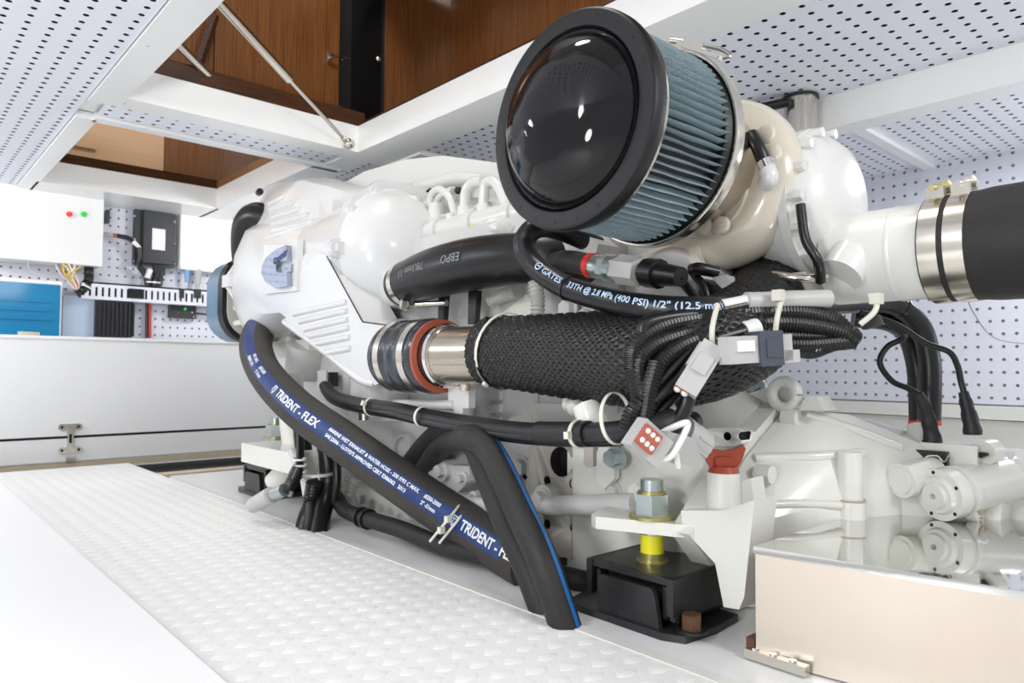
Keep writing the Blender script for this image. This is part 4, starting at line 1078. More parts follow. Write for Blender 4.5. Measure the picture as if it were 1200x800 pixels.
obj('lower_nut', B().cyl(s0 + ez * .069, s0 + ez * .080, .0165, seg=20, bev=.001).cyl(s0 + ez * .0682, s0 + ez * .0705, .021, seg=24), M['brass'], mt)
nut(mt, s0, zt_)
obj('collar', B().cyl(s0 + ez * .156, s0 + ez * .160, .0185, seg=24, bev=.001), M['brass'], mt)

# the far mount under the front arm: the same unit again
def copy_tree(o, parent=None):
    c = o.copy(); COL.objects.link(c); c.parent = parent
    for ch in list(o.children): copy_tree(ch, c)
    return c
m2 = copy_tree(mt)
fm = P(296, 580, Z=-.002)
m2.location = Vector((fm.x, fm.y + .07, -.002)); 
for ch in m2.children:
    if ch.name.split('.')[0] in ('nut', 'stud', 'thread', 'collar'): ch.location.z += fa0 - .008 - zt_
m2['label'] = 'far black rubber engine mount left of hanging hoses'

# ================================================================== air filter
fo = Vector((-.564, .592, .608))
af = thing('air_filter', 'big round air filter with glossy black dome and blue grey pleats', 'air filter', fo)
NP = 78; b = B(); rings = []
for j in range(21):
    f = j / 20; y = .020 + f * .138; R_ = .1205 + .0015 * f
    e_ = max(0.0, 1 - (1 - f) / .055)          # the folds run out into the rear resin ring
    ring = []
    for k in range(NP * 8):
        a = 2 * pi * k / (NP * 8); ph = (k % 8) / 8
        s = abs(2 * ph - 1) ** 2.0               # 1 on the fold, 0 in the valley
        rr_ = R_ - .019 * (1 - s) - .004 * e_ ** 2
        wob = .0006 * sin(3 * f * pi + (k // 8) * 1.7)
        ring.append(fo + Vector((cos(a + wob * 6) * rr_, y, sin(a + wob * 6) * rr_)))
    rings.append(ring)
b.loft(rings, caps=False)
obj('pleats', b, M['pleat'], af, ang=75)
obj('valley_shade', B().cyl(fo + ey * .015, fo + ey * .168, .1085, seg=56), M['black'], af)  # black drum added so the valleys between the pleats look shaded
ring_ = obj('front_ring', B().lathe([(.026, .108), (.026, .1215), (.022, .1255), (.014, .1275), (.006, .1275), (.0015, .1262), (-.0005, .1240), (-.0010, .110), (-.0003, .1062), (.002, .1045), (.006, .1035), (.02, .103)], fo, ey, 80, closed=True), M['capring'], af, ang=28)
obj('steel_edge', B().lathe([(.0235, .1235), (.0275, .1240), (.0275, .1215), (.0235, .1215)], fo, ey, 72, closed=True), M['steel'], ring_)
obj('dome', B().lathe([(.012, .1040), (.0030, .1035), (.001, .1020), (.0015, .1005), (.002, .0990), (-.003, .0965), (-.012, .0905), (-.022, .0810), (-.030, .0690), (-.0345, .0590), (-.036, .0560), (-.0375, .0500), (-.0435, .0330), (-.0465, .0160), (-.0470, 0)], fo, ey, 72), M['capblk'], af, ang=60)
for k in range(22):
    a = 2 * pi * k / 22; q = fo + Vector((cos(a) * .1175, -.0010, sin(a) * .1175))
    obj('dimple', B().cyl(q, q - ey * .0004, .0014, seg=8), M['black'], ring_)
obj('rear_ring', B().lathe([(.150, .105), (.150, .1165), (.156, .1205), (.166, .1235), (.170, .1235), (.170, .105)], fo, ey, 72, closed=True), M['capring'], af)
cl = obj('clamp', B().lathe([(.158, .1240), (.158, .1262), (.1595, .1276), (.1665, .1268), (.1745, .1276), (.176, .1262), (.176, .1240)], fo, ey, 80, closed=True), M['steel'], af, label='bright steel clamp band')
ca = radians(58)
cq = fo + Vector((cos(ca) * .1305, .168, sin(ca) * .1305)); ct = Vector((-sin(ca), 0, cos(ca))); cr_ = Vector((cos(ca), 0, sin(ca)))
Rm = Matrix((ct, ey, cr_)).transposed()
obj('clamp_latch', B().box(cq, (.070, .011, .005), Rm, .002), M['steel'], cl)
obj('clamp_lever', B().box(cq + cr_ * .005 + ct * .012, (.034, .007, .006), Rm, .002), M['steel'], cl)
obj('clamp_hook', B().tube(spline([cq - ct * .04, cq - ct * .048 + cr_ * .005, cq - ct * .030 + cr_ * .009, cq + ct * .0 + cr_ * .007]), .0024, 8), M['steel'], cl)
obj('clamp_screw', B().cyl(cq + ct * .026 + cr_ * .004, cq + ct * .05 + cr_ * .001, .004, seg=12), M['steel'], cl)
obj('rear_collar', B().lathe([(.160, .108), (.160, .1150), (.196, .1130), (.196, .108)], fo, ey, 64, closed=True), M['pipe'], af)

# ================================================================== exhaust to the right
t = thing('exhaust_pipe', 'pale grey painted exhaust pipe leaving the turbocharger to the right', 'pipe', (-.40, 1.0, .473))
obj('pipe', B().cyl((-.43, 1.0, .473), (-.20, 1.0, .473), .0615, seg=40), M['pipew'], t)
obj('pipe_seam', B().lathe([(-.004, .0614), (0, .0626), (.004, .0614)], (-.345, 1.0, .473), ex, 40), M['pipew'], t)
hx0 = -.309
t = thing('exhaust_hose', 'thick black rubber exhaust hose with two steel clamps at right edge', 'hose', (hx0, 1.0, .473))
obj('hose', B().lathe([(0, .0615), (0, .0665), (.056, .0665), (.070, .0680), (.15, .0685), (.45, .0685)], (hx0, 1.0, .473), ex, 48), M['rubberg'], t)
for k, xo in enumerate((.0125, .040)):
    c = Vector((hx0 + xo, 1.0, .473))
    hb = obj('hose_clamp', B().lathe([(-.0105, .0667), (-.0105, .0682), (.0105, .0682), (.0105, .0667)], c, ex, 48, closed=True), M['steel'], t)
    u = Vector((0, -.20, .98)).normalized(); q = c + u * .0715; sd = u.cross(ex)
    Rc = Matrix((ex, sd, u)).transposed()
    obj('bridge', B().box(q + sd * .012, (.020, .008, .016), Rc, .002), M['steel'], hb)
    obj('bridge', B().box(q - sd * .016, (.020, .008, .014), Rc, .002), M['steel'], hb)
    obj('saddle', B().cyl(q - u * .003, q - u * .001, .013, seg=16), M['brass'], hb)
    obj('bolt', B().cyl(q + u * .006 - sd * .03, q + u * .006 + sd * .03, .0035, seg=10).hexa(q + u * .006 + sd * .016, sd, .0085, .010, ref=ex), M['brass'] if k == 0 else M['steel'], hb)
t = single('thin_wire', B().tube(spline([P(1132, 345, Y=1.05), P(1140, 365, Y=1.1), P(1160, 392, Y=1.2), P(1185, 401, Y=1.25), P(1225, 403, Y=1.3)]), .0008, 6), M['holegrey'], 'thin grey wire drooping below thick black exhaust hose', 'wire')
# post up to the deck
pp = P(938, 113, Z=ZC)
t = thing('steel_post', 'polished steel post rising to perforated ceiling behind turbocharger', 'post', (pp.x, pp.y, .62))
obj('tube', B().cyl((pp.x, pp.y, .62), (pp.x, pp.y, ZC - .002), .036, seg=32), M['chrome'] if 0 else M['steel'], t)
obj('collar', B().lathe([(0, .036), (0, .040), (.005, .040), (.005, .036)], (pp.x, pp.y, ZC - .008), ez, 32, closed=True), M['rubber'], t)
obj('handle', B().tube([P(884, 128, Y=pp.y - .05), P(926, 119, Y=pp.y - .045)], .011, 12), M['rubber'], t)

# ================================================================== hoses and pipes on the near flank
# --- intake hose (big, black)
ih = [P(472, 335, Y=.80), P(500, 323, Y=.79), P(540, 312, Y=.785), P(585, 305, Y=.79), P(630, 303, Y=.81), P(675, 305, Y=.86), P(715, 300, Y=.96)]
ip = resample(spline(ih), .004); NF = Vector((.74, -.64, .20)).normalized()
t = thing('intake_hose', 'fat smooth black hose curving from white dome under air filter', 'hose', ih[0])
obj('hose', B().tube(ip, lambda f: .0435 + .004 * sin(min(1, f * 1.6) * pi), 28), M['rubber'], t)
ax = (ip[6] - ip[0])
cl = obj('hose_clamp', B().band(P(479, 332, Y=.798), ax, .0445, .017, .002, 40), M['steel'], t)
q = P(478, 357, Y=.775)
obj('clamp_bolt', B().hexa(q, Vector((-.3, -.9, .1)), .011, .014, .013).cyl(q + Vector((.01, .01, 0)), q + Vector((.085, .03, 0)), .006, seg=12), M['steel'], cl)
hose_text('EBPO', ip, NF, .046, .215, .021, M['inkgrey'], t, v0=-.006, bold=.0, flip=True, lift=.0026)
hose_text('78Umm 11', ip, NF, .046, .075, .020, M['inkgrey'], t, v0=-.006, bold=.0, flip=True, lift=.0022)

# --- silicone coupling, steel pipe and braided charge pipe
CY, CZ = .72, .341
xs = [P(px, 416, Y=CY).x for px in (464, 517, 524, 575)]
t = thing('silicone_coupling', 'blue-black silicone coupling with two steel bands and red lining', 'coupling', (xs[0], CY, CZ))
Lc = xs[1] - xs[0]; o0 = Vector((xs[0], CY, CZ))
prof = [(0, .052), (0, .0605), (.006, .0625)] + [(Lc * f, .0620 + .0028 * (sin(f * pi * 5.0) ** 2)) for f in [.1 + .04 * k for k in range(21)]] + [(Lc - .002, .061), (Lc - .002, .055)]
obj('sleeve', B().lathe(prof, o0, ex, 48), M['bluerub'], t)
obj('red_lining', B().lathe([(Lc - .003, .052), (Lc - .003, .0622), (Lc + .003, .0622), (Lc + .003, .052)], o0, ex, 48, closed=True), M['redlin'], t)
for f in (.24, .78):
    hb = obj('hose_clamp', B().lathe([(Lc * f - .0085, .0635), (Lc * f - .0085, .0658), (Lc * f + .0085, .0658), (Lc * f + .0085, .0635)], o0, ex, 48, closed=True), M['steel'], t)
wp = [P(575, 412, Y=CY), P(640, 415, Y=CY), P(715, 419, Y=CY), P(780, 419, Y=.725), P(835, 408, Y=.765), P(878, 385, Y=.85), P(897, 355, Y=.95), P(900, 330, Y=1.02)]
wpp = resample(spline(wp), .003)
t = thing('charge_pipe', 'steel charge air pipe wrapped in black braided sleeve', 'pipe', o0 + ex * Lc)
obj('steel_pipe', B().lathe([(Lc - .01, .0505), (Lc + .012, .0505), (Lc + .016, .0525), (Lc + .024, .0525), (Lc + .027, .048), (xs[3] - xs[0] + .03, .047)], o0, ex, 44), M['pipe'], t)
obj('weld_bead', B().lathe([(Lc + .0145, .0522), (Lc + .020, .0542), (Lc + .0255, .0522)], o0, ex, 44), M['chrome'], t)
obj('pipe_bead', B().tube([o0 + ex * (Lc + .03) + Vector((0, -.044, -.012)), o0 + ex * (xs[3] - xs[0] + .005) + Vector((0, -.044, -.012))], .004, 8), M['pipe'], t)
q = P(545, 449, Y=.72); obj('rusty_tab', B().cyl(q + ez * .008, q - ez * .012, .011, .008, 16), M['orange'] if 0 else M['pipe'], t)
WR = lambda f: .0515 + .0085 * min(1, f * 2.6) - .006 * max(0, f - .6)
sl = obj('sleeve_core', B().tube(wpp, WR, 32), M['braidb'], t)
b = B(); fr = frames(wpp); NS = 40; N = len(fr) - 1
for d_ in (1, -1):
    for s in range(NS):
        prev = None
        for i in range(0, N + 1, 1):
            f = i / N; p, tt, n, bb = fr[i]
            rr = WR(f)
            ln = .003 * i
            a = 2 * pi * s / NS + d_ * ln / rr * 0.95
            # over and under, like a plain weave
            wv = sin(2 * a * NS / 2 + (0 if d_ > 0 else pi)) if False else sin(ln / rr * .95 * NS + (0 if d_ > 0 else pi) + pi * (s % 2))
            R2 = rr + .0014 + .0011 * wv + .0012 * sin(ln * 37 + a * 3) * (1 if random.random() > .3 else .4) * .5
            hw_ = 2 * pi / NS * .30
            def pt(da, dr): return b.bm.verts.new(p + (n * cos(a + da) + bb * sin(a + da)) * (R2 + dr))
            cur = (pt(-hw_, -.0006), pt(0, .0006), pt(hw_, -.0006))
            if prev:
                b._face([prev[0], prev[1], cur[1], cur[0]]); b._face([prev[1], prev[2], cur[2], cur[1]])
            prev = cur
obj('braid', b, M['braid'], t, kind='stuff', ang=60, merge=False)
tie(t, P(577, 411, Y=CY) + ex * .030, Vector((1, .0, -.18)), .0570, .005, 'tie', head=2.6)
tie(t, wpp[10], ex, .0560, .004, 'loom', head=.6)

# --- trident wet exhaust / water hose
th = [P(342, 352, d=2.35), P(314, 376, d=2.1), P(300, 400, d=1.86), P(309, 434, d=1.66), P(345, 475, d=1.48), P(398, 514, d=1.37), P(460, 558, d=1.29), P(522, 600, d=1.22), P(575, 634, d=1.15), P(622, 662, d=1.07)]
tp = resample(spline(th), .008); TR = lambda f: .0385 + .009 * max(0.0, 1 - f / .45)
TL = arc_len(tp)
t = thing('wet_exhaust_hose', 'thick diagonal black water hose with navy stripe and white lettering', 'hose', th[0])
obj('hose', B().tube(tp, TR, 30), M['hosewrap'], t)
TN = Vector((.83, -.55, .10)).normalized()
def near_u(px, py, pts):
    """arc length of the hose point seen nearest to a pixel"""
    best = None; acc = 0
    for i, p in enumerate(pts):
        if i: acc += (p - pts[i - 1]).length
        dd = p - CPOS; z = dd.dot(FW); x = 600 + F * dd.dot(RT) / z; y = 400 - F * dd.dot(UP) / z
        e = (x - px) ** 2 + (y - py) ** 2
        if best is None or e < best[0]: best = (e, acc)
    return best[1]
hose_stripe(tp, TN, TR, .03, TL - .03, .0145, 'navy_stripe', M['bluestr'], t, lift=.0004)
def shield(u, s):
    b = B()
    out = [(-.5, .55), (.5, .55), (.55, -.1), (0, -.75), (-.55, -.1)]; inn = [(x * .72, y * .72) for x, y in out]
    V = [[b.bm.verts.new(wrap(tp, TN, TR, u + x * s, y * s, .001)) for x, y in r] for r in (out, inn)]
    for k in range(5): b._face([V[0][k], V[0][(k + 1) % 5], V[1][(k + 1) % 5], V[1][k]])
    for q in ([(-.3, .25), (.3, .25), (.3, .12), (-.3, .12)], [(-.07, .12), (.07, .12), (.05, -.4), (-.05, -.4)]):
        b._face([b.bm.verts.new(wrap(tp, TN, TR, u + x * s, y * s, .001)) for x, y in q])
    obj('shield_mark', b, M['ink'], t)
def two_lines(u, s):
    _, w1 = hose_text('MARINE WET EXHAUST & WATER HOSE - 200 F/93 C MAX.', tp, TN, TR, u, s, M['ink'], t, v0=.0062, bold=s * .035)
    hose_text("SAE J2006 - LLOYD'S APPROVED CERT E386062   2013", tp, TN, TR, u, s, M['ink'], t, v0=-.0062, bold=s * .035)
    hose_text('#250-2000', tp, TN, TR, u + w1 + .014, s, M['ink'], t, v0=.0062, bold=s * .035)
    hose_text('2" -51mm', tp, TN, TR, u + w1 + .014, s, M['ink'], t, v0=-.0062, bold=s * .035)
    return u + w1
u1 = near_u(345, 466, tp)
hose_text('TRIDENT - FLEX', tp, TN, TR, u1, .0225, M['ink'], t, bold=.0006)
shield(u1 - .018, .0145)
u2 = near_u(397, 513, tp); u3 = near_u(502, 585, tp)
_, w_ = text_mesh("MARINE WET EXHAUST & WATER HOSE - 200 F/93 C MAX.", .010)
two_lines(u2, .010 * (u3 - u2) / w_)
u4 = near_u(556, 621, tp)
hose_text('TRIDENT - FLEX', tp, TN, TR, u4, .0225, M['ink'], t, bold=.0006)
shield(u4 - .018, .0145)
u5 = near_u(330, 452, tp)
hose_text('#250-2000', tp, TN, TR, u5 - .065, .010, M['ink'], t, v0=.0062, bold=.0004)
hose_text('2" -51mm', tp, TN, TR, u5 - .065, .010, M['ink'], t, v0=-.0062, bold=.0004)
hose_text('F/93 C MAX.', tp, TN, TR, u5 - .15, .010, M['ink'], t, v0=.0062, bold=.0004)
hose_text('E386062  2013', tp, TN, TR, u5 - .16, .010, M['ink'], t, v0=-.0062, bold=.0004)

# --- two drain hoses with a bright blue line, dropping through the deck
h1 = [P(490, 572, Y=.86), P(500, 547, Y=.83), P(522, 520, Y=.77), P(549, 512, Y=.685), P(572, 526, Y=.675), P(592, 562, Y=.665), P(613, 607, Y=.655), P(638, 662, Y=.645), P(668, 732, Z=0.0)]
h1[-1] = Vector((h1[-1].x, h1[-1].y, -.02))
h1p = resample(spline(h1), .006)
t = thing('drain_hose', 'black drain hose with bright blue line arching down to the deck', 'hose', h1[-1], 'black hoses dropping through the deck')
obj('hose', B().tube(h1p, .0205, 20), M['rubberg'], t)
hose_stripe(h1p, Vector((.93, .10, .35)), .0205, .03, arc_len(h1p), .0034, 'blue_line', M['blueline'], t, n=80, k=3)
obj('hose_clip', B().band(h1p[3], h1p[5] - h1p[1], .0207, .010, .0015, 24), M['brass'], t)
h2 = [P(470, 556, Y=.88), P(497, 522, Y=.83), P(528, 500, Y=.74), P(552, 515, Y=.715), P(572, 560, Y=.70), P(592, 610, Y=.69), P(618, 665, Y=.675), P(645, 718, Z=0)]
h2[-1] = Vector((h2[-1].x, h2[-1].y, -.02))
h2p = resample(spline(h2), .006)
t = single('drain_hose', B().tube(h2p, .0195, 18), M['rubberg'], 'plain black drain hose tucked behind the blue lined one', 'hose', 'black hoses dropping through the deck')
# small hose lying along the bed
sh = [P(385, 560, Y=.80), P(392, 578, Y=.76), P(404, 597, Y=.735), P(428, 607, Y=.72), P(470, 620, Y=.72), P(520, 640, Y=.72), P(570, 651, Y=.735), P(630, 668, Y=.755), P(690, 682, Y=.79), P(740, 690, Y=.86)]
shp = resample(spline(sh), .006)
t = thing('bilge_hose', 'slim black hose lying along the engine bed under the diagonal hose', 'hose', sh[3])
obj('hose', B().tube(shp, .0155, 16), M['rubberg'], t)
cq_ = P(428, 607, Y=.72); i_ = min(range(len(shp)), key=lambda i: (shp[i] - cq_).length)
for s in (-1, 1): obj('coupler_ring', B().band(shp[i_ + s * 2], shp[i_ + 1] - shp[i_ - 1], .0157, .011, .004, 22), M['rubber'], t)
# cable ties crossing on the two hoses
xq = P(516, 620, Y=.675)
t2 = thing('cable_tie', 'pair of crossed white cable ties binding slim hose to diagonal hose', 'cable tie', xq)
for a_, c_ in (((541, 589), (504, 634)), ((549, 594), (515, 636))):
    m_ = ((a_[0] + c_[0]) / 2, (a_[1] + c_[1]) / 2)
    obj('strap', B().tube(spline([P(*a_, d=1.19), P((a_[0] + m_[0]) / 2, (a_[1] + m_[1]) / 2, d=1.160), P(*m_, d=1.148), P((c_[0] + m_[0]) / 2, (c_[1] + m_[1]) / 2, d=1.155), P(*c_, d=1.17)]), .0022, 8), M['tiew'], t2)
for a_ in ((525, 608), (517, 621)):
    q = P(*a_, d=1.142); obj('head', B().box(q, (.009, .009, .010), None, .002), M['tie'], t2)
# vertical cables at the left
VC = [([(352, 478), (355, 520), (362, 560), (368, 600), (363, 622)], .72, .0185, 'rubber', 'thick smooth black hose going down through the deck beside far mount'),
      ([(378, 500), (384, 540), (385, 570), (378, 600), (372, 624)], .735, .0190, 'rubber', 'thick black hose right of the labelled one going through the deck'),
      ([(368, 565), (364, 590), (358, 610), (353, 622)], .70, .016, 'loom', 'black corrugated conduit entering the deck left of two hoses')]
for k, (pts, y, r, m_, lab) in enumerate(VC):
    pp_ = [P(*q, Y=y) for q in pts]
    e_ = P(pts[-1][0], pts[-1][1], Z=0.0); pp_[-1] = Vector((e_.x, e_.y, -.02)); pp_[-2] = (pp_[-2] + P(pts[-2][0], pts[-2][1], Y=e_.y + .02)) / 2
    cr = resample(spline(pp_), .0025); nr = len(cr)
    t = thing('hose' if m_ == 'rubber' else 'conduit', lab, 'hose' if m_ == 'rubber' else 'conduit', pp_[-1], 'hoses beside the far mount')
    obj('tube', B().tube(cr, (lambda f: r) if m_ == 'rubber' else (lambda f: r + .0016 * sin(f * nr * 2.1)), 18), M[m_], t)
    if k == 0:
        ft = Vector((.55, -.83, .05)); L_ = arc_len(cr); ul = near_u(364, 572, cr)
        lb = hose_stripe(cr, ft, r, ul - .022, ul + .022, .024, 'label', M['label'], t, lift=.0006, n=6, k=10)
        for j in range(4):
            me, wd = text_mesh(('JOB 2209', 'SEA WATER', 'HOSE 32', 'MAX 6 BAR')[j] if 0 else '- -- - --', .010)
            for v in me.vertices: v.co = wrap(cr, ft, r, ul - .015 + .010 * j + (-v.co.y), v.co.x - wd / 2, .0012)
            obj('print', me, M['inkdark'], t) if False else None
            me.materials.append(M['inkdark']); obj('print', me, None, t)
        tie(t, P(376, 554, Y=.715), ez, .046, .0065, 'tie', head=3.6, sx=.62, ref=(.74, .67, 0))
hb3 = single('black_cable', B().tube(spline([P(394, 520, Y=.74), P(395, 560, Y=.73), P(392, 590, Y=.73)]), .009, 10), M['rubber'], 'slim black cable beside strapped hoses left of diagonal hose', 'cable')
cr = resample([P(414, 560, Y=.79), P(400, 592, Y=.765)], .0025); nr = len(cr)
single('grey_conduit', B().tube(cr, lambda f: .017 + .0018 * sin(f * nr * 2.1), 16), M['loomg'], 'short grey corrugated conduit behind slim black hose', 'conduit')
# loose plugs by the far mount
t = thing('loose_connectors', 'grey connector plugs hanging loose in front of far mount', 'connector', P(300, 595, Z=.0))
obj('plug', B().tube([P(296, 592, Y=.60), P(318, 580, Y=.61)], lambda f: .0155 + .002 * f, 16), M['grey'], t)
obj('plug_shell', B().tube([P(316, 581, Y=.61), P(333, 574, Y=.62)], .013, 14), M['zinc'], t)
obj('plug', B().tube([P(335, 580, Y=.63), P(345, 556, Y=.645)], .0125, 14), M['grey'], t)
obj('boot', B().tube([P(338, 574, Y=.63), P(350, 548, Y=.65)], .0135, 12), M['loom'], t)
obj('wires', B().tube(spline([P(330, 577, Y=.62), P(340, 568, Y=.63), P(349, 552, Y=.65), P(352, 530, Y=.67), P(352, 500, Y=.70)]), .008, 10), M['loom'], t)
obj('white_sleeve', B().tube(spline([P(344, 530, Y=.68), P(349, 545, Y=.66), P(344, 556, Y=.65)]), .011, 10), M['eng'], t)
for k in range(3): tie(t, P(351 + k * .5, 538 + k * 7, Y=.655), ez, .013, .004, 'tiew', head=3.5)

# --- main cable trunk along the flank
ct_ = [P(380, 452, Y=.75), P(392, 466, Y=.73), P(420, 474, Y=.715), P(460, 480, Y=.705), P(500, 489, Y=.70), P(545, 497, Y=.69), P(590, 504, Y=.685), P(640, 508, Y=.68), P(690, 508, Y=.675), P(730, 505, Y=.67), P(752, 492, Y=.67)]
cp_ = resample(spline(ct_), .006)
t = thing('cable_bundle', 'taped black cable bundle running along engine flank below charge pipe', 'cable bundle', ct_[0])
obj('bundle', B().tube(cp_, lambda f: .0115 + .0012 * sin(f * 9), 16), M['tape'], t)
for dz, dy in ((-.010, .003), (.007, .006), (-.006, -.005)):
    obj('strand', B().tube([p + Vector((0, dy, dz)) for p in cp_[2:-2]], .007, 10), M['rubber'], t)
i0 = min(range(len(cp_)), key=lambda i: (cp_[i] - P(640, 508, Y=.68)).length); i1 = min(range(len(cp_)), key=lambda i: (cp_[i] - P(688, 508, Y=.675)).length)
obj('tape_wrap', B().tube(cp_[i0 - 2:i1 + 2], .0165, 18), M['tape'], t)
for px, hd, tl in ((425, 1.2, None), (490, -1.7, None), (688, 1.6, None)):
    i = min(range(len(cp_)), key=lambda i: (cp_[i] - P(px, 490, Y=.69)).length)
    tie(t, cp_[i], cp_[i + 1] - cp_[i - 1], .0170, .006, 'tie', head=hd, tail=tl)
tie(t, P(722, 490, Y=.66), Vector((1, .1, .1)), .030, .005, 'tie', head=-1.2)

# ================================================================== upper hose with print
gh = [P(700, 288, Y=.84), P(652, 268, Y=.76), P(626, 268, Y=.705), P(614, 287, Y=.690), P(627, 312, Y=.690), P(660, 335, Y=.690), P(703, 349, Y=.690), P(760, 360, Y=.690), P(830, 363, Y=.735), P(900, 361, Y=.87), P(965, 357, Y=1.02), P(1015, 354, Y=1.12), P(1050, 358, Y=1.17), P(1078, 382, Y=1.20), P(1089, 420, Y=1.21), P(1090, 460, Y=1.21), P(1089, 497, Y=1.21)]
gp = resample(spline(gh), .005); GR = .0158
t = thing('fuel_hose', 'long black hose with pale blue lettering looping under air filter to right', 'hose', gh[-1], 'black hoses to the gearbox cooler')
obj('hose', B().tube(gp, GR, 18), M['rubber'], t)
GN = Vector((.63, -.76, .12)).normalized()
ug = near_u(657, 332, gp); ue = near_u(838, 364, gp)
tx = '33TH @ 2.8 MPa (400 PSI) 1/2" (12.5 mm)'
_, w0 = text_mesh(tx, .0115)
sx = (ue - ug) / w0
u6 = near_u(672, 340, gp)
hose_text(tx, gp, GN, GR, u6, .0115, M['inkblue'], t, bold=.0002, sx=(ue - u6) / w0 * .98, v0=.001)
_, w1_ = text_mesh('GATES', .0115)
u7 = near_u(643, 320, gp); u8 = near_u(665, 337, gp) - .003
hose_text('GATES', gp, GN, GR, u7, .0115, M['inkblue'], t, bold=.0002, sx=(u8 - u7) / w1_, v0=.001)
ug = u7 + .002
bd = B(); V0 = []
for k in range(24):
    a = 2 * pi * k / 24; V0.append((bd.bm.verts.new(wrap(gp, GN, GR, ug - .012 + cos(a) * .006, .002 + sin(a) * .006, .0008)), bd.bm.verts.new(wrap(gp, GN, GR, ug - .012 + cos(a) * .0042, .002 + sin(a) * .0042, .0008))))
for k in range(24): bd._face([V0[k][0], V0[(k + 1) % 24][0], V0[(k + 1) % 24][1], V0[k][1]])
bd._face([bd.bm.verts.new(wrap(gp, GN, GR, ug - .012 + x, .002 + y, .0008)) for x, y in ((-.003, -.001), (.003, -.001), (.003, .001), (-.003, .001))])
obj('round_mark', bd, M['inkblue'], t)
hose_text('ns Engineere', gp, GN, GR, near_u(973, 357, gp), .012, M['inkblue'], t, v0=.007, bold=.0002)
for px, py in ((667, 338), (1058, 364)):
    i = min(range(len(gp)), key=lambda i: abs(near_u(px, py, gp) - i * .005)); obj('joint_ring', B().band(gp[i], gp[min(i + 1, len(gp) - 1)] - gp[i - 1], GR, .003, .0012, 20), M['rubber'], t)
obj('red_ring', B().cyl(gh[-1] + ez * .0065, gh[-1] - ez * .001, GR + .0008, seg=24), M['redring'], t)
obj('ferrule', B().cyl(gh[-1], gh[-1] - ez * .045, .013, seg=20), M['gear'], t)
g2 = [P(1000, 372, Y=1.16), P(1040, 376, Y=1.19), P(1063, 392, Y=1.23), P(1074, 425, Y=1.25), P(1077, 460, Y=1.25), P(1078, 497, Y=1.25)]
t = thing('fuel_hose', 'second black hose with red end ring close behind the lettered one', 'hose', g2[-1], 'black hoses to the gearbox cooler')
obj('hose', B().tube(resample(spline(g2), .006), GR, 18), M['rubber'], t)
obj('red_ring', B().cyl(g2[-1] + ez * .0065, g2[-1] - ez * .001, GR + .0008, seg=24), M['redring'], t)
obj('ferrule', B().cyl(g2[-1], g2[-1] - ez * .045, .013, seg=20), M['gear'], t)
# dark hose and fittings under the filter
t = thing('pressure_sender', 'zinc and white pressure sender with black plug under air filter', 'sensor', P(720, 320, Y=.76))
obj('elbow_hose', B().tube(spline([P(640, 322, Y=.80), P(652, 308, Y=.80), P(668, 306, Y=.79), P(692, 311, Y=.775)]), .0165, 18), M['rubberg'], t)
D = lambda px: P(px, 311 + (px - 692) * .125, Y=.775 - (px - 692) * .0003)
obj('red_ring', B().cyl(D(692), D(698), .0185, seg=22), M['redring'], t)
obj('fitting', B().cyl(D(698), D(712), .0175, seg=20, bev=.002).cyl(D(709), D(717), .020, seg=6, bev=.001).cyl(D(716), D(725), .0195, seg=22, bev=.002), M['zinc'], t)
obj('hexagon', B().cyl(D(724), D(751), .0205, seg=6, bev=.002), M['eng'], t)
obj('shank', B().cyl(D(750), D(762), .0115, seg=18), M['pipe'], t)
obj('lock_ring', B().cyl(D(758), D(773), .0195, seg=12, bev=.002), M['loom'], t)
obj('plug', B().cyl(D(770), D(798), .016, .0125, 16, .003), M['loom'], t)
obj('cable', B().tube(spline([D(795), P(806, 338, Y=.77), P(822, 356, Y=.79), P(830, 368, Y=.80)]), .006, 10), M['loom'], t)
t = single('dark_pipe', B().tube(spline([P(628, 295, Y=.86), P(655, 290, Y=.87), P(690, 295, Y=.90), P(720, 300, Y=.95)]), .020, 16), M['rubberg'], 'dark hose passing behind the lettered hose under air filter', 'hose')
t = thing('control_module', 'black angled plastic module behind cable coil below turbocharger', 'module', P(840, 350, Y=.86))
obj('case', B().prism([P(x, y, Y=.85) for x, y in ((822, 326), (856, 346), (854, 366), (826, 366), (818, 345))], ey * .05, .004), M['ecu'], t)
obj('arched_rim', B().tube(spline([P(814, 322, Y=.845), P(826, 338, Y=.845), P(831, 366, Y=.845)]), .006, 10), M['rubber'], t)
obj('pale_cover', B().prism([P(x, y, Y=.845) for x, y in ((834, 325), (850, 322), (858, 332), (846, 338))], ey * .02, .002), M['grey'], t)
t = single('lever_handle', B().tube(spline([P(811, 317, Y=.84), P(820, 315, Y=.84), P(841, 319, Y=.86)]), lambda f: .010 - .002 * f, 12), M['loom'], 'small black lever handle below rear of air filter', 'handle')

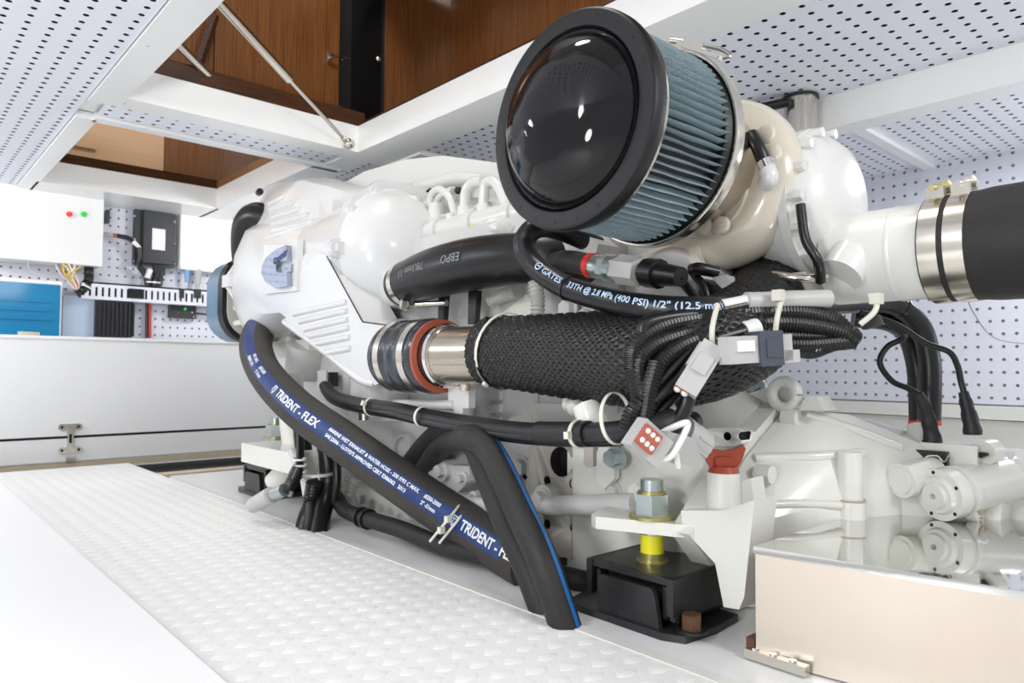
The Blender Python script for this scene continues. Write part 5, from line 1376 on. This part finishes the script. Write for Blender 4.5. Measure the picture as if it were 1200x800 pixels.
# ================================================================== coiled harness
HY = lambda px: .640 + max(0, (px - 740)) / 260 * .255
def HP(px, py, dy=0): return P(px, py, Y=HY(px) + dy)
hn = thing('wiring_harness', 'coil of black corrugated looms tied in front of braided pipe', 'wiring harness', HP(800, 400))
LO = [([(753, 390), (757, 379), (785, 372), (830, 367), (872, 358)], .0085, 'rubber', -.0),
      ([(741, 432), (744, 408), (760, 390), (790, 378), (840, 371), (890, 366), (940, 366), (975, 374), (992, 388)], .0098, 'loom', 0),
      ([(752, 455), (750, 425), (765, 405), (800, 392), (850, 384), (900, 378), (945, 380), (985, 388), (1003, 398)], .0098, 'loom', -.004),
      ([(742, 430), (748, 455), (752, 480), (745, 500), (738, 508)], .0098, 'loom', 0),
      ([(835, 392), (800, 404), (775, 424), (760, 450), (752, 470), (742, 482), (735, 505)], .0095, 'loom', -.012),
      ([(770, 425), (762, 455), (758, 480), (752, 505), (748, 512)], .0095, 'loom', -.018),
      ([(895, 402), (940, 404), (970, 402), (1000, 399)], .0095, 'loom', 0),
      ([(882, 392), (930, 394), (975, 394), (1003, 394)], .0095, 'loom', .004),
      ([(760, 462), (790, 430), (812, 408), (830, 396)], .0052, 'rubber', -.016),
      ([(766, 470), (795, 442), (815, 415), (835, 400)], .0052, 'rubber', -.022),
      ([(760, 485), (785, 452), (806, 425), (832, 402)], .0052, 'rubber', -.010),
      ([(765, 490), (800, 455), (820, 430), (838, 402)], .0052, 'rubber', -.014),
      ([(808, 460), (802, 480), (790, 500), (778, 510)], .0085, 'rubber', -.03),
      ([(916, 406), (945, 412), (970, 406), (1000, 398)], .0048, 'rubber', .0),
      ([(916, 410), (950, 416), (975, 408), (1002, 400)], .0048, 'rubber', .004)]
for k, (pts, r, m_, dy) in enumerate(LO):
    pp_ = [HP(x, y, dy) for x, y in pts]
    if m_ == 'loom':
        cr = resample(spline(pp_), .00105); nr = len(cr)
        obj('loom', B().tube(cr, lambda f: r + (.0011 if int(f * (nr - 1) + .5) % 4 in (0, 1) else -.0002), 12), M['loom'], hn, ang=20)
    else: obj('wire', B().tube(resample(spline(pp_), .005), r, 10), M['rubber'], hn)
obj('sleeve', B().tube([HP(838, 398, -.018), HP(874, 388, -.018)], .0105, 14), M['rubber'], hn)
obj('white_collar', B().tube([HP(871, 389, -.018), HP(887, 385, -.018)], .0125, 16), M['tiew'], hn)
obj('white_collar', B().tube([HP(846, 358, 0), HP(876, 352, .0)], .0072, 14), M['tiew'], hn)
obj('grey_tube_plug', B().tube([HP(874, 353, .0), HP(884, 353, 0), HP(900, 352.5, 0), HP(928, 351, 0), HP(971, 350, 0)], .0112, 18), M['grey'], hn)
obj('white_collar', B().tube([HP(952, 406, 0), HP(978, 401, 0)], .008, 12), M['tiew'], hn)
for px, py0, py1, hd in ((834, 358, 412, 0), (912, 346, 398, 0)):
    a_, c_ = HP(px, py0, -.024), HP(px + (1 if px < 850 else -4), py1, -.030)
    tt = obj('cable_tie', B().tube(spline([a_ + Vector((0, .012, .002)), (a_ + c_) / 2 - Vector((-.004, .006, 0)), c_]), .0032, 8), M['tie'], hn)
    q = c_ if px < 850 else a_
    obj('head', B().box(q, (.011, .010, .013), None, .002), M['tie'], tt)
obj('tie_tail', B().tube([HP(835, 410, -.03), HP(836, 424, -.03)], .0035, 8), M['tie'], hn)
tq = HP(1022, 352, .02)
tt = obj('cable_tie', B().tube(spline([HP(1018, 346, -.0), HP(1027, 354, -.01), HP(1024, 366, -.01), HP(1008, 380, .0)]), .0034, 8), M['tie'], hn)
obj('head', B().box(HP(1027, 350, -.008), (.013, .012, .013), None, .002), M['tie'], tt)

def plug_box(name, label, p0, p1, wid, th, m_, face=None):
    t = thing(name, label, 'connector', p0)
    d = (p1 - p0).normalized(); v = (CPOS - p0).normalized(); v = (v - d * v.dot(d)).normalized(); s = d.cross(v)
    R = Matrix((d, s, v)).transposed(); c = (p0 + p1) / 2; L_ = (p1 - p0).length
    obj('body', B().box(c, (L_, wid, th), R, .003), M[m_], t)
    return t, c, d, s, v, R, L_
t, c, d, s, v, R, L_ = plug_box('grey_connector', 'long pale grey plug hanging with red seal and two white pins', HP(836, 406, -.035), HP(802, 460, -.035), .026, .020, 'grey')
obj('latch', B().box(c - d * .004 + v * .011, (.022, .017, .004), R, .001), M['grey'], t)
obj('side_rail', B().box(c - d * .012 + s * .0135, (.03, .004, .012), R, .001), M['grey'], t)
e = c + d * L_ / 2
obj('red_seal', B().box(e - d * .002 + s * .004, (.006, .018, .016), R, .002), M['orange'], t)
for k in (-1, 1): obj('white_pin', B().ball(e + s * (.004 + k * .0045) + v * .003 + d * .001, .0042, 10), M['tiew'], t)
t, c, d, s, v, R, L_ = plug_box('blue_grey_connector', 'slate and pale grey plug lying under right half of cable coil', HP(848, 411, -.055), HP(922, 407, -.045), .030, .018, 'grey')
obj('slate_half', B().box(c + d * .012, (.032, .039, .025), R, .003), M['bgrey'], t)
obj('slate_latch', B().box(c + d * .014 + v * .0125, (.020, .020, .003), R, .001), M['bgrey'], t)
obj('clip', B().box(c + d * .043 + s * .010, (.022, .014, .018), R, .002), M['teak'] if 0 else M['grey'], t)
obj('white_tab', B().box(c - d * .022 + v * .010 + s * -.004, (.022, .012, .004), R, .001), M['tiew'], t)
t = thing('six_pin_connector', 'grey plug with brick red face and six white pins below coil', 'connector', HP(790, 525, -.03))
q0, q1 = HP(766, 520, -.045), HP(812, 530, -.005)
d = (q1 - q0).normalized(); v = (CPOS - q0).normalized(); v = (v - d * v.dot(d)).normalized(); s = d.cross(v); R = Matrix((d, s, v)).transposed()
obj('body', B().box((q0 + q1) / 2 + d * .004, ((q1 - q0).length, .032, .024), R, .007, 3), M['grey'], t)
pa_ = HP(762, 517, -.062)
fd = (v * .9 - d * .40).normalized(); fu = (ez - fd * ez.dot(fd)).normalized(); fl_ = fu.cross(fd)
ang_ = radians(38); fx_, fy_ = (fl_ * cos(ang_) - fu * sin(ang_)), (fl_ * sin(ang_) + fu * cos(ang_))
Rf = Matrix((fx_, fy_, fd)).transposed()
obj('shell', B().box(pa_ - fd * .010 + fx_ * .004, (.042, .033, .018), Rf, .006, 3), M['grey'], t)
fc_ = obj('red_face', B().box(pa_ - fx_ * .004, (.024, .0225, .008), Rf, .003), M['orange'], t)
for i in (-1, 0, 1):
    for j in (-1, 1): obj('white_pin', B().ball(pa_ - fx_ * .004 + fx_ * i * .0072 + fy_ * j * .0056 + fd * .004, .0031, 10), M['tiew'], fc_)
obj('white_strap', B().tube(spline([HP(772, 508, -.03), HP(800, 496, -.05), HP(806, 498, -.05), HP(796, 520, -.06), HP(784, 536, -.058), HP(764, 538, -.05)]), .0035, 8), M['tiew'], t)
obj('strap_tail', B().tube([HP(792, 528, -.05), HP(795, 548, -.048)], .003, 8), M['tiew'], t)
t = thing('round_connector', 'ribbed pale grey round plug beside six pin connector', 'connector', HP(812, 510, -.01))
r0, r1 = HP(797, 505, -.01), HP(822, 522, .0)
obj('body', B().cyl(r0, r1, .020, .018, 20, .004), M['grey'], t)
for k in range(8):
    an = 2 * pi * k / 8; _, n_, b_ = basis(r1 - r0); obj('rib', B().tube([r0.lerp(r1, .3) + (n_ * cos(an) + b_ * sin(an)) * .019, r1 + (n_ * cos(an) + b_ * sin(an)) * .0175], .002, 6), M['grey'], t)
obj('dark_socket', B().cyl(HP(806, 497, .02), HP(812, 494, .03), .013, seg=16, bev=.002), M['loom'], t)
obj('boot', B().tube(spline([HP(752, 505, -.012), HP(772, 500, -.02), HP(790, 493, -.02)]), lambda f: .018 - .003 * f, 16), M['tape'], t)
obj('grey_wedge', B().prism([HP(x, y, .01) for x, y in ((775, 462), (784, 488), (765, 492))], ey * .02, .002), M['grey'], t)

# thin leads to the gearbox valve
def lead(label, pts, ys, boot):
    pp_ = [P(x, y, Y=yy) for (x, y), yy in zip(pts, ys)]
    t = thing('sensor_lead', label, 'cable', pp_[-1], 'thin leads to the control valve')
    obj('wire', B().tube(resample(spline(pp_), .005), .0042, 10), M['rubber'], t)
    obj('white_sleeve', B().tube([pp_[-2].lerp(pp_[-1], .25), pp_[-1]], .0032, 8), M['grey'], t)
    bp = [P(x, y, Y=yy) for x, y, yy in boot]
    obj('boot', B().tube(resample(spline(bp), .004), lambda f: .0065 + .005 * f + .001 * (1 if int(f * 6) % 2 else 0), 14), M['tape'], t)
    return t
t = lead('thin black lead looping down to plug on white control valve', [(1010, 372), (1040, 378), (1060, 394), (1040, 406), (1031, 425), (1045, 446), (1062, 454), (1078, 462)], [1.05, 1.08, 1.10, 1.10, 1.10, 1.10, 1.10, 1.10], [(1076, 460, 1.10), (1085, 480, 1.11), (1091, 505, 1.12), (1094, 520, 1.12)])
obj('lower_boot', B().tube([P(1092, 515, Y=1.12), P(1094, 540, Y=1.12)], .0125, 12), M['tape'], t)
q = P(1095, 538, Y=1.11); obj('plug', B().box(q, (.040, .03, .026), None, .003), M['loom'], t)
obj('spring_clip', B().tube(spline([P(1080, 545, Y=1.085), P(1086, 535, Y=1.085), P(1098, 534, Y=1.085), P(1106, 541, Y=1.085), P(1112, 532, Y=1.09)]), .0012, 6), M['steel'], t)
t = lead('thin black lead running right to boot above white control valve', [(1008, 366), (1050, 380), (1085, 402), (1112, 412), (1122, 428), (1126, 446), (1130, 460)], [1.05, 1.08, 1.1, 1.12, 1.13, 1.14, 1.14], [(1129, 459, 1.14), (1133, 475, 1.14), (1139, 500, 1.14), (1140, 509, 1.14)])
single('lead_clip', B().prism([HP(x, y, .04) for x, y in ((1004, 374), (1026, 368), (1032, 380), (1010, 386))], ey * .015, .002), M['loom'], 'small black clip where thin leads leave cable coil', 'clip')

# ================================================================== stainless box
zt2 = .123
c0, c1, c2 = P(885, 640, Z=zt2), P(1200, 692, Z=zt2), P(1032, 595, Z=zt2)
d1 = (c1 - c0).normalized(); far = c0 + d1 * .75
sb = thing('stainless_box', 'polished stainless steel box with mirror top in right foreground', 'box', (c0.x, c0.y, 0))
back = c2 + (c2 - c0).normalized() * .05
def slab(z0, z1, out=0): return [Vector((c0.x - out, c0.y - out, z0)), Vector((far.x, far.y - out, z0)), Vector((far.x, back.y, z0)), Vector((c0.x - out, back.y, z0))], ez * (z1 - z0)
p_, e_ = slab(.0, zt2 - .007); obj('case', B().prism(p_, e_, .001), M['plateside'], sb)
p_, e_ = slab(zt2 - .008, zt2, .0015); obj('mirror_top', B().prism(p_, e_, .0035, 3), M['plated'], sb, label='mirror polished lid')
q = c0 + d1 * .03
hi = obj('hinge', B().bx(q + Vector((-.04, -.012, -zt2 + .0)), q + Vector((.03, -.001, -zt2 + .010)), .002), M['steel'], sb)
for k in range(3): obj('screw', B().cyl(q + Vector((-.03 + k * .022, -.006, -zt2 + .010)), q + Vector((-.03 + k * .022, -.006, -zt2 + .012)), .004, seg=12), M['chrome'], hi)
obj('corner_catch', B().bx(c0 + Vector((-.012, .0, -zt2)), c0 + Vector((-.002, .02, -zt2 + .02)), .002), M['rust'], hi)
